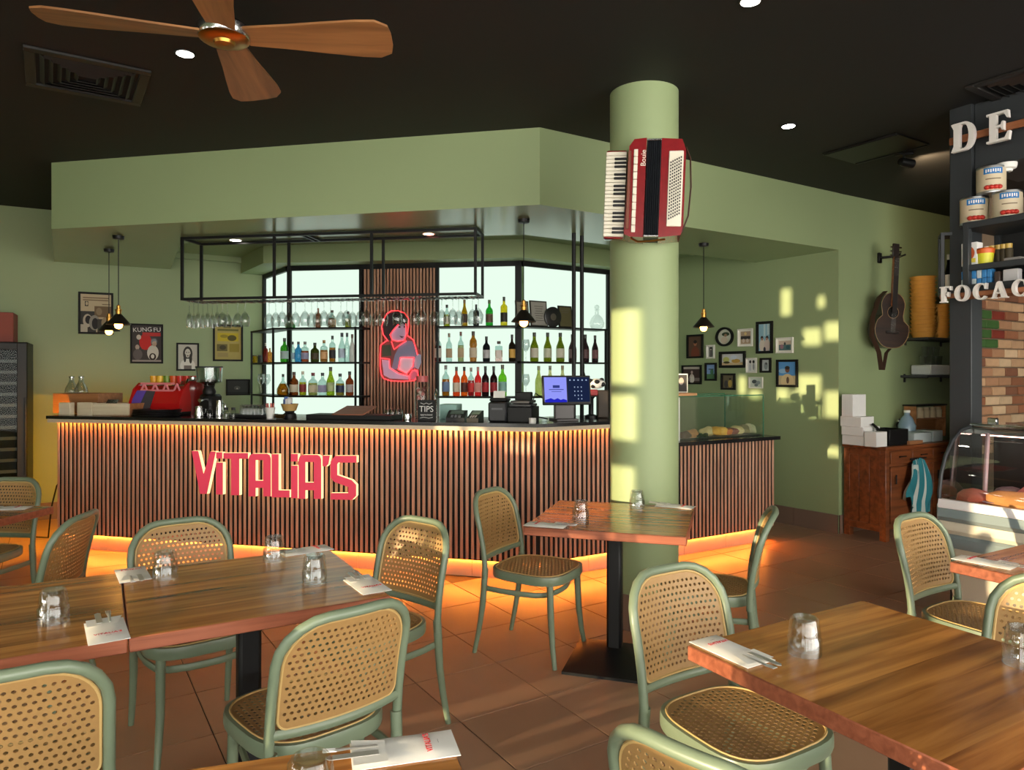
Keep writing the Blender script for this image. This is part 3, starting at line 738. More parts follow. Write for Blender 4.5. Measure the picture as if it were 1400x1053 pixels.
row(2, Cs, 'top shelf right of slats', [
 (611,30,9,'spirit',None,(226,214,40),(200,190,170),(40,36,36),'clear bottle of bright yellow liqueur'),
 (635,37,8.5,'wine',(170,130,20),None,(60,40,30),(130,90,20),'golden bottle with dark label'),
 (651,30,8,'tall',(40,44,50),None,(196,200,206),(40,44,50),'dark bottle'),
 (669,36,10,'spirit',(40,170,50),None,(110,86,70),(90,110,60),'green bottle with brown label'),
 (689,40,9.5,'tall',(220,206,40),None,(40,36,24),(36,36,36),'tall yellow bottle with black band')])
row(1, Rs, 'middle shelf right of corner post', [
 (730.5,40,11.5,'wine',(110,120,20),None,(206,200,180),(40,40,30),'olive green wine bottle'),
 (748.7,40,11,'wine',(110,120,20),None,(196,196,170),(40,40,30),'olive green wine bottle'),
 (766,40,11.5,'wine',(100,112,24),None,(206,200,180),(40,40,30),'olive green wine bottle'),
 (782.7,38,11,'wine',(52,34,34),None,(110,90,90),(30,26,26),'dark red wine bottle'),
 (800,38,11,'wine',(44,28,32),None,(90,60,60),(30,26,26),'dark red wine bottle'),
 (813.5,37,9,'wine',(44,28,32),None,(110,70,70),(40,26,30),'dark red wine bottle')])
row(0, Rs, 'lower shelf behind till screen', [
 (736.5,41,10,'wine',(186,196,110),None,None,(150,150,120),'pale green wine bottle'),
 (752,41,10,'wine',(206,206,150),None,None,(140,140,130),'pale yellow wine bottle'),
 (769,41,10,'wine',(206,206,150),None,None,(150,130,100),'pale straw wine bottle'),
 (797,42,11,'wine',(50,40,30),None,None,(40,36,26),'dark wine bottle')])
# stemmed glasses and ornaments on the shelves
def wineglass_mesh(hh=.22, rb=.04, rf=.034, flute=False):      # upright, foot at z=0
    if flute: prof = [(rf,0),(rf,.003),(.004,.008),(.0035,hh*.42),(.016,hh*.5),(rb,hh*.72),(rb*.86,hh),(rb*.82,hh),(rb*.95,hh*.72),(.012,hh*.51),(1e-6,hh*.5)]
    else: prof = [(rf,0),(rf,.003),(.004,.008),(.0035,hh*.44),(.02,hh*.50),(rb,hh*.68),(rb*.95,hh*.84),(rb*.78,hh),(rb*.74,hh),(rb*.91,hh*.84),(rb*.95,hh*.68),(.016,hh*.515),(1e-6,hh*.505)]
    return prof
WG = MB().shell(wineglass_mesh(), 14).mesh('wine_glass', CRYSTAL)
FG = MB().shell(wineglass_mesh(.22,.026,.030,True), 12).mesh('champagne_flute', CRYSTAL)
for k, (px, sh, where) in enumerate(((357,0,Ls),(365,0,Ls),(719,1,Rs),(719,0,Rs))):
    p = pxy(px, *where[:2], where[2])
    tag(link(WG, 'wine_glass', None, (p.x,p.y,SHZ[sh])), ['stemmed glass at the outer end of the lower left shelf','stemmed glass beside the orange flask on the lower left shelf','stemmed glass left of the olive green wine bottles','stemmed glass on the lower shelf left of the till screen'][k], 'glass', 'glasses standing on the shelves')

# ------------------------------------------------------------------ framed pictures
def framed(name, label, cat, P, ang, x0, x1, y0, y1, fc, elems, bw=.02, th=.022, oval=False, group=None, matw=0):
    a, b = onw(x0, y0, P, ang), onw(x1, y1, P, ang); za = (onw(x0,y0,P,ang).z+onw(x1,y0,P,ang).z)/2; zb = (onw(x0,y1,P,ang).z+onw(x1,y1,P,ang).z)/2
    w = Vector((b.x-a.x, b.y-a.y)).length; h = za-zb; c = (a+b)/2
    t = thing(name, label, cat, (c.x, c.y, (za+zb)/2), R(ang), group)
    if oval:
        m = MB(); N = 32
        for k in range(N):
            q0, q1 = 2*math.pi*k/N, 2*math.pi*(k+1)/N
            def e(q, g, y): return (math.cos(q)*w/2*g, y, math.sin(q)*h/2*g)
            g = 1-2*bw/w
            for ring in (((1,0),(1,-th)), ((1,-th),(g,-th)), ((g,-th),(g,0))):
                (ga, ya), (gb, yb) = ring; m.add([e(q0,ga,ya),e(q1,ga,ya),e(q1,gb,yb),e(q0,gb,yb)], [(0,1,2,3)])
        m.build('frame', fc, t)
    else:
        m = MB(); m.bbox((0,-th/2,h/2-bw/2),(w,th,bw),.002).bbox((0,-th/2,-h/2+bw/2),(w,th,bw),.002).bbox((-w/2+bw/2,-th/2,0),(bw,th,h-2*bw),.002).bbox((w/2-bw/2,-th/2,0),(bw,th,h-2*bw),.002).build('frame', fc, t)
    iw, ih = w/2-bw, h/2-bw; m = MB(); mats = []
    for k, el in enumerate(elems):
        col = el[-1]; mt = colmat(col, .75)
        if mt not in mats: mats.append(mt)
        mi = mats.index(mt); y = -.004-.0004*k
        if el[0] == 'r':
            _, u0, u1, v0, v1, _c = el
            if oval and k == 0: m.poly([(iw*math.cos(2*math.pi*q/32), y, ih*math.sin(2*math.pi*q/32)) for q in range(32)], mi)
            else: m.poly([(u0*iw,y,v0*ih),(u1*iw,y,v0*ih),(u1*iw,y,v1*ih),(u0*iw,y,v1*ih)], mi)
        else:
            _, u, v, ru, rv, _c = el
            pts = [(max(-1,min(1,u+ru*math.cos(2*math.pi*q/18)))*iw, y, max(-1,min(1,v+rv*math.sin(2*math.pi*q/18)))*ih) for q in range(18)]
            m.poly(pts, mi)
    m.build('picture', mats, t, False)
    return t, iw, ih
FB = pm('black_picture_frame', (22,20,18), .55, spec=.2); FW = pm('white_picture_frame', (226,222,212), .5)
# posters on the left wall
CRM, INK, SEP = (196,178,146), (40,38,38), (130,108,84)
framed('poster', 'black framed newspaper collage poster behind the hanging lamps', 'poster', LW0, LWA, 107,155,400,457, FB,
  [('r',-1,1,-1,1,CRM),('r',-.85,.85,.78,.84,SEP),('r',-.85,.8,.66,.72,SEP),('r',-.72,-.5,.36,.62,INK),('e',-.6,.5,.08,.1,CRM),('r',-1,.0,-1,.1,(58,56,54)),('r',-.1,1,-.2,.38,(118,96,70)),('e',.2,.1,.2,.2,(150,128,100)),('e',-.55,-.4,.3,.35,(190,178,160)),('e',-.5,-.35,.2,.22,INK),('e',-.1,-.5,.35,.4,(150,144,134)),('e',-.05,-.55,.22,.3,INK),('r',.1,1,-1,-.3,(70,66,62)),('r',-1,-.55,-1,-.6,(190,180,160)),('e',.6,-.5,.25,.3,(160,140,110)),('r',.4,.95,.45,.5,SEP)])
t, iw, ih = framed('poster', 'black framed kung fu film poster in red, black and white', 'poster', LW0, LWA, 178,223,443,497, FB,
  [('r',-1,1,-1,1,(64,58,58)),('e',-.1,.1,.42,.45,(206,44,40)),('r',-.35,.3,-.3,.25,(206,44,40)),('r',-.3,.95,.42,.62,(196,56,54)),('e',-.55,.35,.16,.14,(196,190,180)),('e',.42,-.5,.4,.42,(206,200,190)),('e',.5,.1,.22,.2,(40,36,36)),('e',.52,0,.16,.14,(186,160,140)),('e',.4,-.72,.24,.2,(48,30,28)),('e',.4,-.7,.12,.12,(206,206,200)),('e',-.65,-.2,.14,.14,(176,160,150)),('e',-.62,-.6,.32,.3,(96,90,90)),('r',-1,1,-1,-.9,(150,140,134))], bw=.018)
for (wd, x, z) in (('KUNG',-.042,.757),('FU',.098,.775)): link(text_mesh(wd, .064, colmat((230,228,222))), 'lettering', t, (x,-.0125,ih*z)).rotation_euler = (R(90),R(-4),0)
framed('poster', 'small framed monochrome portrait of a long haired woman', 'poster', LW0, LWA, 241,272,469,507, FB,
  [('r',-1,1,-1,1,(196,190,178)),('e',0,.25,.5,.6,(60,54,50)),('e',0,.3,.3,.36,(206,198,186)),('e',-.12,.36,.06,.04,INK),('e',.12,.36,.06,.04,INK),('e',0,.08,.1,.05,(110,80,76)),('e',0,-.75,.8,.6,(226,222,214)),('e',.3,-.15,.16,.4,(60,54,50)),('e',-.3,-.1,.14,.35,(60,54,50)),('r',-.4,.4,-1,-.7,(120,110,104))], bw=.018)
framed('poster', 'black framed yellow newspaper page beneath the hanging flutes', 'poster', LW0, LWA, 291,332,444,494, FB,
  [('r',-1,1,-1,1,(176,156,90)),('r',-.8,.8,.72,.84,(110,104,50)),('r',-.8,.8,.1,.6,(196,170,40)),('e',.3,.3,.35,.18,(86,76,30)),('e',-.3,.4,.3,.1,(150,130,40)),('r',-.85,-.05,-.5,-.08,(110,98,56)),('r',.1,.85,-.55,-.05,(150,130,50)),('r',-.8,0,-.85,-.6,(160,140,90)),('e',-.4,-.28,.25,.14,(70,62,40))], bw=.02)
framed('poster', 'low dark landscape picture beside the coffee grinder', 'poster', LW0, LWA, 309,342,518.5,540.5, FB,
  [('r',-1,1,-1,1,(44,44,42)),('e',-.1,-.1,.3,.3,(80,78,74)),('e',-.1,-.2,.08,.1,(160,150,140)),('r',-1,1,-1,-.7,(30,30,28))], bw=.016)
# photographs on the right wall
PWD = PWA+180
def person_pic(bgc, body, head=(176,140,116), hair=(40,32,28)):
    return [('r',-1,1,-1,1,bgc),('e',0,-.75,.62,.75,body),('e',0,.28,.24,.24,head),('e',0,.45,.26,.18,hair)]
G = 'small framed photographs on the green wall'
def ph(lab, x0, x1, y0, y1, fc, el, **k): framed('photo_frame', lab, 'photo frame', PW0, PWD, x0, x1, y0, y1, fc, el, group=G, **k)
ph('black framed brown portrait photo just below the hanging lamp', 940,962,457.6,489.8, FB, person_pic((96,70,52),(120,60,40),(170,110,80)))
ph('tiny white framed photo of a standing figure', 966.6,978,471.8,490.4, FW, [('r',-1,1,-1,1,(206,204,200)),('r',-.5,.5,-.9,.85,INK),('e',0,.4,.22,.16,(196,186,176)),('r',-.25,.25,-.8,.2,(120,116,114))], bw=.014)
ph('round black framed photo, the only round one', 979.6,1003.5,447.5,473.7, FB, [('r',-1,1,-1,1,(206,206,190)),('e',.1,.35,.55,.28,(56,70,44)),('e',.1,.2,.22,.2,(150,120,96)),('e',-.1,-.45,.5,.5,(206,190,170))], oval=True, bw=.024)
ph('white framed photo of two rows of people above the wide one', 1009.5,1030,449.5,474, FW, [('r',-1,1,-1,1,(226,220,210)),('r',-.75,.75,-.8,.8,(176,150,126)),('r',-.75,.75,-.2,.2,(50,44,44)),('e',-.3,-.4,.2,.25,(206,190,176)),('e',.3,-.4,.2,.25,(206,190,176)),('e',0,.5,.2,.2,(220,190,130))], bw=.012)
ph('tall narrow black framed photo of a couple', 1034.8,1057.3,439.6,483.4, FB, [('r',-1,1,-1,1,(150,190,206)),('r',-.2,.1,.1,1,(196,216,220)),('r',.4,.8,.2,1,(196,216,220)),('e',-.4,-.6,.5,.5,(220,206,190)),('e',.4,-.6,.5,.5,(210,190,180)),('e',-.45,-.02,.22,.14,(50,40,36)),('e',.4,-.02,.24,.14,(50,40,36)),('e',-.42,-.12,.17,.1,(176,130,110)),('e',.36,-.12,.18,.1,(176,130,110)),('e',0,-.9,.2,.2,(60,56,70))], bw=.026)
ph('white framed landscape photo at the right end of the top row', 1061.8,1085.3,461.5,483, FW, [('r',-1,1,-1,1,(230,226,214)),('r',-.8,.8,-.75,.7,(200,180,160)),('r',-.8,.8,-.75,.1,(80,110,110)),('e',-.4,-.2,.25,.35,(150,110,120)),('e',0,.25,.14,.22,(60,60,60)),('e',.4,-.3,.25,.3,(50,90,96))], bw=.012)
ph('wide black framed photo in the middle of the wall', 984.3,1020.3,480.5,503, FB, [('r',-1,1,-1,1,(206,206,206)),('r',-1,1,-1,-.5,(206,180,140)),('e',-.6,.0,.3,.5,(190,190,110)),('e',.3,-.25,.4,.35,(190,150,70)),('e',-.55,-.5,.3,.2,(70,64,30)),('e',.1,.4,.3,.4,(206,214,226))], bw=.028)
ph('narrow white framed photo right of the wide one', 1021,1035.4,489.4,510, FW, [('r',-1,1,-1,1,(220,220,216)),('e',-.35,.55,.25,.25,INK),('e',.4,.55,.25,.25,INK),('r',-.6,-.1,-.8,.2,(190,190,196)),('e',.4,-.2,.2,.5,(150,150,156))], bw=.01)
ph('small dark framed grey photo between the narrow white one and the blue one', 1040,1055,489.4,509.7, FB, [('r',-1,1,-1,1,(190,196,196)),('e',0,-.1,.5,.7,(140,150,150)),('e',.1,.3,.3,.2,(90,90,90))], bw=.02)
ph('large black framed photo of a person against blue sky', 1062.4,1091.7,491.7,529.3, FB, [('r',-1,1,-1,1,(90,150,206)),('e',-.5,.2,.5,.2,(150,190,220)),('r',-1,1,-1,-.2,(206,186,140)),('e',0,-.7,.75,.65,(226,200,150)),('e',0,.32,.26,.26,(130,84,66)),('e',0,.48,.28,.16,(50,40,36)),('e',.05,-.6,.16,.3,(110,84,66))], bw=.022)
ph('dark framed blue and green scenery photo left of the wide one', 964.7,980.4,496.2,520.6, FB, [('r',-1,1,-1,1,(130,160,206)),('r',-1,1,-1,-.3,(80,120,80)),('e',.2,0,.4,.4,(70,120,90)),('r',-.6,.6,.3,.42,(60,70,60))], bw=.02)
ph('black framed dark photo with a pale dress, at the left end', 933.2,959.8,499.4,525.4, FB, [('r',-1,1,-1,1,(70,50,46)),('r',-1,1,.7,1,(190,180,170)),('e',0,-.5,.3,.6,(206,190,180)),('e',0,.3,.12,.2,(196,170,160)),('r',-1,1,-.8,-.4,(130,116,110)),('e',.05,-.6,.25,.4,(220,210,200))], bw=.018)
ph('black framed photo at the bottom middle above the pastry cabinet', 986.6,1006,510.7,533, FB, [('r',-1,1,-1,1,(110,100,76)),('e',-.4,-.4,.35,.6,(70,66,66)),('e',.3,-.3,.35,.65,(190,160,80)),('e',.3,.4,.16,.2,(60,46,40))], bw=.02)
ph('white framed landscape photo lowest on the wall', 1024.9,1043.8,515.5,531, FW, [('r',-1,1,-1,1,(206,214,200)),('e',-.3,.2,.4,.4,(80,90,90)),('e',.3,0,.35,.4,(150,160,160)),('e',0,-.5,.3,.3,(120,130,130))], bw=.008)

# certificates and ornaments on the top right shelf
def cert(lab, x0, x1, ytop, o, paper, fcol, elems):
    a, b = pxy(x0,B2,aR,o), pxy(x1,B2,aR,o); c = (a+b)/2; w = (b-a).length; h = H-(ytop-Y0)*c.y/F-SHZ[2]
    t = thing('certificate_frame', lab, 'picture frame', (c.x,c.y,SHZ[2]+.0005), R(aR)); t.rotation_euler.x = R(-6)
    MB().bbox((0,0,h/2),(w,.014,h),.003).build('frame', fcol, t); MB().box((0,-.0075,h/2),(w-.03,.001,h-.03)).build('paper', colmat(paper), t, False)
    m = MB()
    for k in range(elems): m.box((0,-.0085,h*(.78-.09*k)),(w*(.5-.06*(k%3)),.001,.006))
    m.build('print_line', colmat((90,84,76)), t, False)
FDK = pm('dark_certificate_frame',(50,44,38),.5)
cert('framed certificate leaning behind the hanging lamp', 706, 724, 411, .08, (130,122,108), FDK, 6)
cert('pale framed certificate right of the hanging lamp', 725.5, 749, 411, .10, (150,146,138), FDK, 7)
cert('dark framed picture at the right of the certificates', 764, 783, 418, .10, (86,80,50), FB, 2)
p = pxy(756,B2,aR,.12); r_ = 14*p.y/F
t = thing('round_plaque','round dark plaque between the certificates','plaque',(p.x,p.y,SHZ[2]+r_+.001),R(aR)); MB().lathe([(1e-6,-.01),(r_,-.01),(r_,.004),(r_*.9,.008),(1e-6,.008)],28,M=Matrix.Rotation(R(90),4,'X')).build('disc', pm('plaque_black',(30,30,32),.3), t); MB().lathe([(1e-6,.0085),(r_*.35,.0085)],20,M=Matrix.Rotation(R(90),4,'X')).build('badge', colmat((110,104,90)), t)
p = pxy(816,B2,aR,.12); t = thing('glass_decanter','round cut glass decanter at the right end of the top shelf','decanter',(p.x,p.y,SHZ[2])); MB().lathe([(.05,0),(.075,.03),(.08,.07),(.06,.12),(.022,.16),(.02,.2),(.03,.21)],16).build('body', CRYSTAL, t); MB().sphere((0,0,.235),.028,u=10,v=8).build('stopper', CRYSTAL, t)
# ================================================================== hanging glass rack
RA, RB_ = Vector((-2.738,5.92)), Vector((-.283,5.515)); rd = (RB_-RA).normalized(); rn = perp(rd); RL = (RB_-RA).length; RW = .27
rack = thing('glass_rack', 'black steel glass rack hung from the bulkhead', 'rack', (*RA, 0), math.atan2(rd.y, rd.x))
def bar_(p, q, w=.02, name='bar'):
    p, q = Vector(p), Vector(q); d = q-p; c = (p+q)/2
    s = [w+(abs(d.x)), w+abs(d.y), w+abs(d.z)]
    return MB().box(c, s).build(name, BLACKM, rack, False)
for z in (2.588, 2.085):
    for y in (0, RW): bar_((0,y,z),(RL,y,z), .02, 'rail')
    for x in (0, RL): bar_((x,.02,z),(x,RW-.02,z), .02, 'cross_bar')
for k, y in ((0,0),(1,RW)):
    for px in ((249,375,508,650),(274,395,524,662))[k]:
        q = onw(px, Y0, RA+rn*y, math.degrees(math.atan2(rd.y,rd.x))); x = (Vector((q.x,q.y))-RA).dot(rd)
        x = max(0, min(RL, x)); bar_((x,y,2.105),(x,y,2.568), .02, 'post')
for x in (RL*.42, RL*.44): bar_((x,.02,2.588),(x,RW-.02,2.588), .016, 'cross_bar')
xs = [.05+i*(RL-.1)/27 for i in range(28)]
for x in xs:
    MB().box((x-.016,RW/2,2.068), (.006,RW-.02,.004)).box((x+.016,RW/2,2.068), (.006,RW-.02,.004)).build('glass_runner', CHROME, rack, False)
racka = math.degrees(math.atan2(rd.y,rd.x))
def hang(px, y, flute, lab):
    q = onw(px, Y0, RA+rn*y, racka)
    o = link(FG if flute else WG, 'champagne_flute' if flute else 'wine_glass', None, (q.x, q.y, 2.0745)); o.rotation_euler.x = math.pi
    tag(o, lab, 'glass', 'glasses hanging from the rack')
fl_ = [259,265,271,277.5,284,290.5,297]; wn = [304,311,325,335]
for k, px in enumerate(fl_): hang(px, (.06,.2)[k%2], True, '%s champagne flute from the left hanging under the rack' % ORD[k])
gl = wn+[368,377,386,395,404,417,426,434,443,452,466,474,482,492,501,515,524,543,552,567,576,594,604,619,627,646,654]
for k, px in enumerate(gl): hang(px, (.05,.19,.12)[k%3], False, '%s wine glass from the left hanging under the rack' % (ORD[k] if k < 30 else 'last'))

# ================================================================== neon portrait
NEON = emit('red_neon', (255,50,54), 4.0)
nP = pxy(545, B1, aC, .062); 
def npt(x, y, o=0): 
    n_ = Vector((math.sin(R(aC)), -math.cos(R(aC)))); q = nP+n_*o; return onw(500+x/7.52, 400+y/7.52, q, aC)
neon = thing('neon_sign', 'red neon outlined portrait of a woman with folded arms on the slats', 'neon sign')
def flat(name, pts, c, o, th=.004):
    n_ = Vector((math.sin(R(aC)), -math.cos(R(aC)), 0))
    f = [npt(x,y,o) for x, y in pts]; b = [p-n_*th for p in f]; k = len(f); m = MB()
    m.add([*f, *b], [tuple(range(k)), tuple(range(2*k-1,k-1,-1))]+[(i,(i+1)%k,k+(i+1)%k,k+i) for i in range(k)])
    return m.build(name, colmat(c,.5), neon, False)
flat('backing_panel', [(155,540),(150,820),(180,880),(350,912),(500,905),(540,860),(575,700),(560,600),(500,500),(440,440),(440,300),(400,210),(330,185),(260,185),(210,220),(175,300),(165,400),(200,490)], (120,70,70), .0)
flat('hair', [(215,495),(180,430),(170,350),(190,280),(240,215),(330,195),(405,225),(430,280),(425,330),(330,330),(285,375),(255,430),(262,490)], (30,26,34), .004)
flat('face', [(330,335),(285,385),(262,435),(275,485),(330,500),(385,495),(412,450),(412,340),(380,318)], (186,174,210), .008)
flat('eye', [(335,350),(355,345),(360,362),(338,364)], (40,30,40), .010); flat('eye', [(390,345),(405,345),(405,362),(390,362)], (40,30,40), .010)
flat('lips', [(345,445),(395,455),(370,468)], (60,36,56), .010)
flat('shirt', [(265,785),(300,640),(350,540),(420,495),(480,500),(515,580),(530,660),(500,780),(430,800),(340,790)], (128,138,170), .004)
flat('sleeve', [(165,545),(255,535),(262,650),(165,660)], (60,74,56), .006)
flat('arm', [(165,690),(245,700),(255,770),(340,825),(450,855),(440,895),(250,885),(185,850)], (206,190,226), .008)
flat('notebook', [(360,675),(492,675),(480,760),(420,835),(338,790)], (222,208,232), .008)
flat('hand', [(450,850),(480,800),(530,800),(540,850),(510,895),(455,895)], (186,120,150), .008)
flat('cuff', [(500,700),(530,630),(570,640),(572,720),(540,790),(505,770)], (170,180,206), .006)
def ntube(pts, closed=False): MB().tube([npt(x,y,.018) for x, y in pts], .0045, 6, closed).build('neon_tube', NEON, neon)
ntube([(215,495),(155,540),(148,640),(148,760),(158,840),(185,885),(260,908),(380,914),(500,905),(540,870),(535,820),(500,790)])
ntube([(230,500),(178,430),(165,350),(185,280),(215,220),(265,188),(335,188),(400,212),(440,270),(440,350),(425,430)])
ntube([(335,330),(285,385),(250,435),(272,490),(330,503),(400,492),(418,420),(412,320)])
ntube([(265,505),(292,585),(350,540),(415,498)])
ntube([(425,440),(490,488),(512,560),(532,640)])
ntube([(358,668),(497,668),(486,760),(420,840),(335,790)], True)
ntube([(150,675),(245,685),(248,775),(330,828),(450,860)])
ntube([(450,900),(450,850),(478,800),(532,800),(540,860),(500,900)])

# ================================================================== VITALIA'S sign on the bar front
A1 = math.degrees(math.atan2(d1.y,d1.x)); SFACE = pm('coral_sign_face', (226,66,92), .45, emit=(236,76,100), es=.3); SHALO = emit('cream_sign_edge', (255,224,150), 1.6)
sgn = thing('bar_sign', "coral red VITALIA'S letters with glowing cream edges on the bar front", 'sign')
def spt(x, y, o): n_ = Vector((math.sin(R(A1)), -math.cos(R(A1)))); q = CA+n_*o; return onw(240+x/5, 590+y/5, q, A1)
def letter(polys):
    m = MB(); n_ = Vector((math.sin(R(A1)), -math.cos(R(A1)), 0))
    ar = lambda P: sum(P[i][0]*P[(i+1)%len(P)][1]-P[(i+1)%len(P)][0]*P[i][1] for i in range(len(P)))
    for P in polys:
        if ar(P) > 0: P = P[::-1]
        f = [spt(x,y,.045) for x, y in P]; b = [p-n_*.034 for p in f]; k = len(f)
        m.add([*f,*b], [tuple(range(k)), tuple(range(2*k-1,k-1,-1))]); o = len(m.v)-2*k
        for i in range(k): m.f.append((o+i, o+k+i, o+k+(i+1)%k, o+(i+1)%k)); m.m.append(1)
    return m.build('letter', [SFACE, SHALO], sgn, False)
def rc(x0,y0,x1,y1): return [(x0,y0),(x1,y0),(x1,y1),(x0,y1)]
letter([[(110,133),(155,133),(192,290),(238,137),(276,137),(215,427),(168,427)]])
letter([rc(277,142,320,185), rc(277,212,324,431)])
letter([[(327,147),(496,147),(496,186),(436,187),(436,436),(380,436),(380,187),(327,186)]])
def arch(x0, x1, h0, h1, top, bot, br0, br1):
    c = 26; o = [(x0,bot),(x0,top+c*1.2),(x0+8,top+c*.4),(x0+c,top),(x1-c,top),(x1-8,top+c*.4),(x1,top+c*1.2),(x1,bot)]
    i = [(h1,bot),(h1,br0-140),(h0,br0-140),(h0,bot)]
    return [o+i, rc(h0-1,br0,h1+1,br1)]
letter(arch(500,652,548,600,152,444,336,386))
letter([[(656,155),(705,155),(705,402),(780,403),(780,451),(656,450)]])
letter([rc(788,153,836,205), rc(790,233,835,456)])
letter(arch(841,996,888,945,160,461,349,402))
letter([[(1004,165),(1055,165),(1046,222),(1030,240),(1005,238)]])
letter([[(1092,166),(1238,166),(1238,213),(1112,213),(1106,225),(1106,298),(1205,333),(1235,365),(1235,440),(1208,468),(1060,465),(1060,421),(1180,421),(1181,380),(1085,345),(1060,315),(1060,205)]])

# ================================================================== pendant lamps
BULB = emit('warm_bulb', (255,178,86), 14.0)
SHADE = pm('black_enamel_shade', (24,20,18), .35)
def pendant(label, px, py, Y, zs, r=.092):
    p = at(px, py, Y); t = thing('pendant_lamp', label, 'lamp', (p.x, p.y, 0), 0, 'black cone pendant lamps')
    MB().lathe([(.04,2.575),(.045,2.6),(1e-6,2.6)], 16).lathe([(1e-6,2.572),(.04,2.575)], 16).build('ceiling_rose', BLACKM, t)
    MB().tube([(0,0,zs+.16),(0,0,2.58)], .0035, 6).build('cord', BLACKM, t)
    MB().lathe([(.022,zs+.085),(.022,zs+.115),(.026,zs+.118),(.026,zs+.126),(.016,zs+.13),(.016,zs+.155),(.005,zs+.165)], 14).build('lamp_holder', BRASS, t)
    MB().shell([(.02,zs+.09),(.03,zs+.08),(r,zs+.005),(r,zs),(r-.003,zs),(.027,zs+.075),(.015,zs+.085)], 28).build('lamp_shade', SHADE, t)
    MB().lathe([(.012,zs+.07),(.014,zs+.04),(.028,zs+.015),(.031,zs-.004),(.026,zs-.024),(.012,zs-.034),(1e-6,zs-.036)], 14).build('bulb', BULB, t)
    return t
pendant('black cone lamp hanging in front, left end of bar', 162, 323, 5.88, 1.87)
pendant('black cone lamp half hidden behind its twin, left end of bar', 149, 345, 6.5, 1.855)
pendant('black cone lamp above the receipt printer', 716, 300, 5.243, 1.845)
pendant('black cone lamp in front of the photo wall', 962, 333, 6.21, 1.87)

# ================================================================== things on the bar top
CT = 1.117
def cp(px, o): v = pxy(px, CA, A1, -o); return v          # o metres behind the slat face, left leg
A2 = math.degrees(math.atan2(d2.y,d2.x))
def cp2(px, o): return pxy(px, CB, A2, -o)
def ctop(py, Y): return H-(py-Y0)*Y/F
def cbox(name, label, cat, x0, x1, ytop, o, depth, mat, group=None, leg=1, part=None, z0=CT, r=.003):
    f = cp if leg == 1 else cp2; a, b = f(x0,o), f(x1,o); ang = A1 if leg == 1 else A2; c = (a+b)/2; w = (b-a).length
    h = ctop(ytop, c.y)-z0
    n_ = Vector((-math.sin(R(ang)), math.cos(R(ang)))); c = c+n_*depth/2
    o_ = MB().bbox((0,0,h/2),(w,depth,h),r).build(name, mat, None, True, (c.x,c.y,z0), R(ang))
    if label: tag(o_, label, cat, group)
    return o_, w, h
LW_ = wood('light_timber', (186,130,86), (214,160,112), .5); OAK = wood('pale_timber', (214,196,164), (232,218,190), .55); DKW = wood('brown_timber', (140,92,56), (176,120,78), .5)
cbox('timber_box', 'long brown timber box at the left end of the bar', 'box', 72,134, 538, .26, .28, DKW)
cbox('timber_block', 'pale square block in front of the brown box, nearest the bar end', 'block', 80,95.5, 550.5, .05, .05, OAK)
cbox('timber_block', 'pale wide block between the first block and the crate', 'block', 105,126, 550.5, .05, .05, OAK)
def crate(x0, x1, ytop, o, dep):
    a, b = cp(x0,o), cp(x1,o); c = (a+b)/2+perp(d1)*dep/2; w = (b-a).length; h = ctop(ytop,c.y)-CT
    t = thing('cutlery_crate', 'pale timber crate holding cutlery beside the coffee machine', 'crate', (c.x,c.y,CT), R(A1))
    MB().box((0,0,.005),(w,dep,.01)).build('bottom', DKW, t, False)
    for s in (-1,1):
        MB().bbox((0,s*(dep/2-.006),h/2),(w,.012,h),.002).build('side', OAK, t); MB().bbox((s*(w/2-.006),0,h/2),(.012,dep-.024,h),.002).build('end', DKW if s > 0 else OAK, t)
    for k in range(7): MB().tube([(-w/2+.03+k*.014,-dep*.3,.012),(-w/2+.035+k*.016,dep*.1,h+.025)], [.003,.006], 5).build('spoon', CHROME, t)
crate(127,176,551,.05,.22)
def carafe(px, lab):
    p = cp(px,.40); z = ctop(538, p.y)
    t = thing('carafe', lab, 'carafe', (p.x,p.y,z), 0, 'clear carafes on the brown box')
    MB().shell([(.0,.002),(.055,.002),(.058,.01),(.05,.05),(.022,.105),(.02,.14),(.026,.155),(.023,.155),(.018,.14),(.019,.105),(.046,.05),(.053,.012),(.0,.008)], 18).build('flask', CRYSTAL, t)
    MB().shell([(.021,.138),(.0215,.15)], 14).build('neck_band', CHROME, t)
carafe(98,'clear glass carafe on the brown box, left of two'); carafe(111,'clear glass carafe on the brown box, right of two')
# cloth bowl beside the crate
p = cp(160,.42); tag(MB().shell([(1e-6,0),(.07,.004),(.11,.05),(.12,.085),(.112,.085),(.1,.05),(.06,.012),(1e-6,.01)],20).build('strainer_bowl', STEEL, None, True, (p.x,p.y,CT)), 'steel strainer bowl behind the cutlery crate', 'bowl')
# coffee machine
RED = pm('glossy_red_enamel', (186,24,26), .18, coat=.5); DRED = pm('deep_red_enamel', (120,26,24), .25, coat=.4); PINK = pm('pink_frame', (226,130,140), .35)
a, b = cp(178,.24), cp(248,.24); c = (a+b)/2; w = (b-a).length; sc = c.y/F
cm = thing('coffee_machine', 'glossy red coffee machine with pink cup rail, seen from behind', 'coffee machine', (c.x,c.y,CT), R(A1))
h = ctop(514, c.y)-CT; D = .40
def side(xs_, z0_, prof, mat, name, x0, x1):
    m = MB(); k = len(prof); m.add([(x0,y,z) for y, z in prof]+[(x1,y,z) for y, z in prof], [tuple(range(k-1,-1,-1)), tuple(range(k,2*k))]+[(i,(i+1)%k,k+(i+1)%k,k+i) for i in range(k)])
    return m.build(name, mat, cm, False)
MB().bbox((0,D/2,.02),(w*.96,D,.04),.01).build('drip_base', BLACKM, cm)
